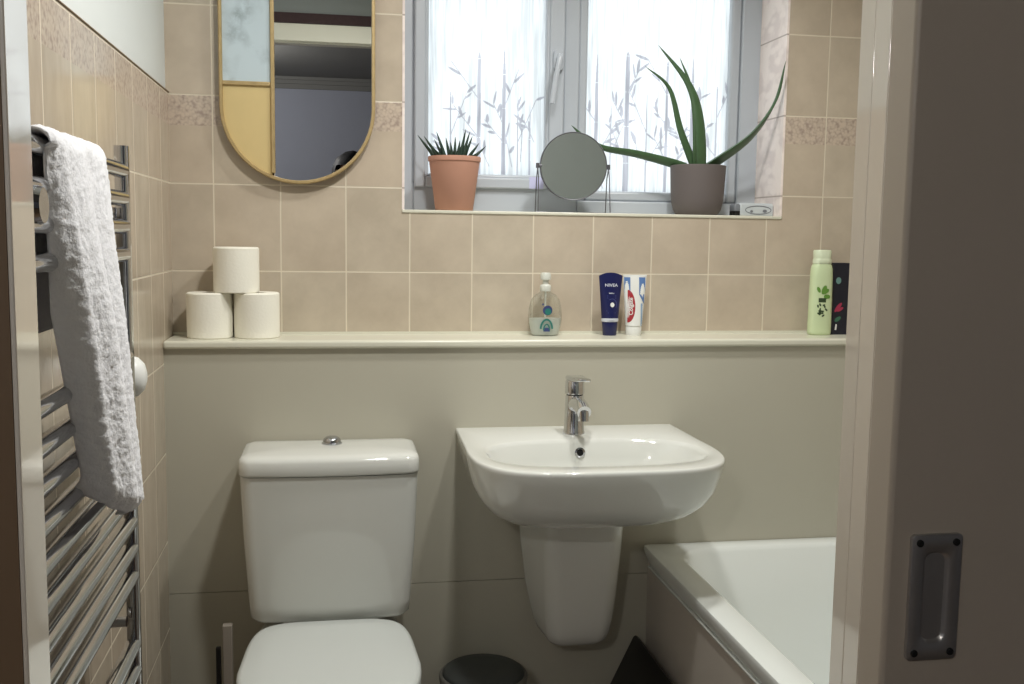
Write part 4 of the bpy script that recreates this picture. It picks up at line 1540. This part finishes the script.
hx_ = -0.079      # phone position relative to the body
bodyv = [(0, 0, 0.93), (0, 0.0, 1.08), (0, 0.0, 1.25), (0, -0.01, 1.38), (0, 0.0, 1.47), (0, 0.02, 1.55), (0, 0.025, 1.63),
         (-0.10, 0, 0.88), (-0.11, 0.02, 0.50), (-0.115, -0.01, 0.08), (-0.12, 0.13, 0.035),
         (0.10, 0, 0.88), (0.11, 0.02, 0.50), (0.115, -0.01, 0.08), (0.12, 0.13, 0.035),
         (-0.17, 0, 1.39), (-0.24, 0.03, 1.14), (-0.135, 0.27, 1.20), (-0.115, 0.335, 1.225),
         (0.17, 0, 1.39), (0.20, 0.03, 1.14), (0.005, 0.28, 1.20), (-0.035, 0.335, 1.225), (0, 0.015, 1.69), (0, 0.010, 1.725)]
bodye = [(0, 1), (1, 2), (2, 3), (3, 4), (4, 5), (5, 6), (0, 7), (7, 8), (8, 9), (9, 10), (0, 11), (11, 12), (12, 13), (13, 14), (3, 15), (15, 16), (16, 17), (17, 18), (3, 19), (19, 20), (20, 21), (21, 22), (6, 23), (23, 24)]
bodyr = [(0.14, 0.10), (0.125, 0.09), (0.14, 0.10), (0.13, 0.09), 0.055, (0.072, 0.085), (0.07, 0.088), (0.085, 0.09), 0.055, 0.04, 0.032, (0.085, 0.09), 0.055, 0.04, 0.032,
         0.06, 0.042, 0.03, 0.026, 0.06, 0.042, 0.03, 0.026, (0.066, 0.082), (0.03, 0.04)]
skin_mesh('body', bodyv, bodye, bodyr, SKIN, per)
idx = [0, 1, 2, 3, 15, 16, 19, 20]
mp_ = {v: i for i, v in enumerate(idx)}
g_ = lambda i, k: tuple(x + k for x in (bodyr[i] if isinstance(bodyr[i], tuple) else (bodyr[i],) * 2))
skin_mesh('shirt', [bodyv[i] for i in idx], [(mp_[a], mp_[b]) for a, b in bodye if a in mp_ and b in mp_], [(0.172, 0.128)] + [g_(i, 0.016) for i in idx[1:]], SHIRT, per)
bm = loft(B(), [sell(0, 0, a, b, 2.2, z, 32) for a, b, z in ((0.05, 0.06, 0.77), (0.13, 0.105, 0.785), (0.172, 0.122, 0.84), (0.172, 0.122, 0.92), (0.155, 0.110, 1.02))])
for side in (-1, 1):
    tube(bm, catmull([(side * 0.080, 0, 0.88), (side * 0.098, 0.008, 0.68), (side * 0.110, 0.018, 0.48), (side * 0.115, 0, 0.26), (side * 0.117, -0.006, 0.085)], 4),
         [0.098, 0.097, 0.095, 0.092, 0.088, 0.083, 0.078, 0.075, 0.073, 0.071, 0.070, 0.069, 0.067, 0.066, 0.065, 0.064, 0.063], 18)
obj('trousers', bm, JEANS, per, world=False, smooth=True, angle=60)
bm = B()
bmesh.ops.create_uvsphere(bm, u_segments=32, v_segments=20, radius=1)
for v in bm.verts:
    p = v.co.copy()
    k = 1 + 0.05 * noise.noise(p * 4)
    v.co = Vector((p.x * 0.104 * k, -0.012 + p.y * 0.128 * k, 1.634 + p.z * 0.116 * k))
bmesh.ops.delete(bm, geom=[v for v in bm.verts if v.co.y > 0.040 and v.co.z < 1.660 and abs(v.co.x) < 0.085 or v.co.z < 1.55], context='VERTS')
obj('hair', bm, HAIR, per, world=False, smooth=True, angle=180)
for side in (-1, 1):
    for f in range(4):
        base = Vector((-0.075 + side * 0.040, 0.345, 1.205 + 0.016 * f))
        bm = tube(B(), catmull([base, base + Vector((side * 0.004, 0.026, 0.0)), base + Vector((-side * 0.008, 0.048, 0.002)), base + Vector((-side * 0.02, 0.052, 0.002))], 4), 0.0075, 10)
        obj('finger', bm, SKIN, per, world=False, smooth=True)
    base = Vector((-0.075 + side * 0.038, 0.335, 1.25))
    bm = tube(B(), catmull([base, base + Vector((-side * 0.006, 0.02, 0.014)), base + Vector((-side * 0.02, 0.036, 0.012))], 4), 0.009, 10)
    obj('thumb', bm, SKIN, per, world=False, smooth=True)
def blob(name, c, r3, m_, parent):
    bm_ = B()
    bmesh.ops.create_uvsphere(bm_, u_segments=18, v_segments=12, radius=1)
    for v in bm_.verts:
        v.co = Vector((c[0] + v.co.x * r3[0], c[1] + v.co.y * r3[1], c[2] + v.co.z * r3[2]))
    return obj(name, bm_, m_, parent, world=False, smooth=True, angle=180)


LIPS = mat('lips', rgb(164, 100, 90), 0.5)
for side in (-1, 1):
    e = blob('eye', (side * 0.030, 0.094, 1.632), (0.013, 0.012, 0.008), WHITEP, per)
    blob('iris', (side * 0.030, 0.104, 1.631), (0.0055, 0.003, 0.0055), BLACK, e)
    blob('eyebrow', (side * 0.031, 0.101, 1.653), (0.019, 0.006, 0.004), HAIR, per)
    blob('ear', (side * 0.080, 0.012, 1.620), (0.010, 0.020, 0.030), SKIN, per)
    sx_ = side * 0.118
    bm = loft(B(), [sell(sx_, 0.065, a, b, 2.4, z, 28) for a, b, z in ((0.046, 0.135, 0.0), (0.048, 0.138, 0.012), (0.047, 0.136, 0.03))] +
              [sell(sx_, 0.055, 0.044, 0.120, 2.2, 0.055, 28), sell(sx_, 0.02, 0.042, 0.080, 2.0, 0.085, 28), sell(sx_, -0.005, 0.040, 0.050, 2.0, 0.105, 28)])
    obj('shoe', bm, BLACK, per, world=False, smooth=True, angle=60)
blob('nose', (0, 0.112, 1.606), (0.014, 0.020, 0.026), SKIN, per)
blob('mouth', (0, 0.101, 1.566), (0.025, 0.008, 0.007), LIPS, per)
ph = thing('phone', 'black phone held up in both hands by the person', 'phone', (0.380, -2.472, 1.19))
bm = loft(B(), [[(p[0], yy, p[1]) for p in rrect(0, 0.045, 0.034, 0.045, 0.008, 0, 6)] for yy in (-0.004, 0.004)])
obj('case', bm, PHONEM, ph, world=False)
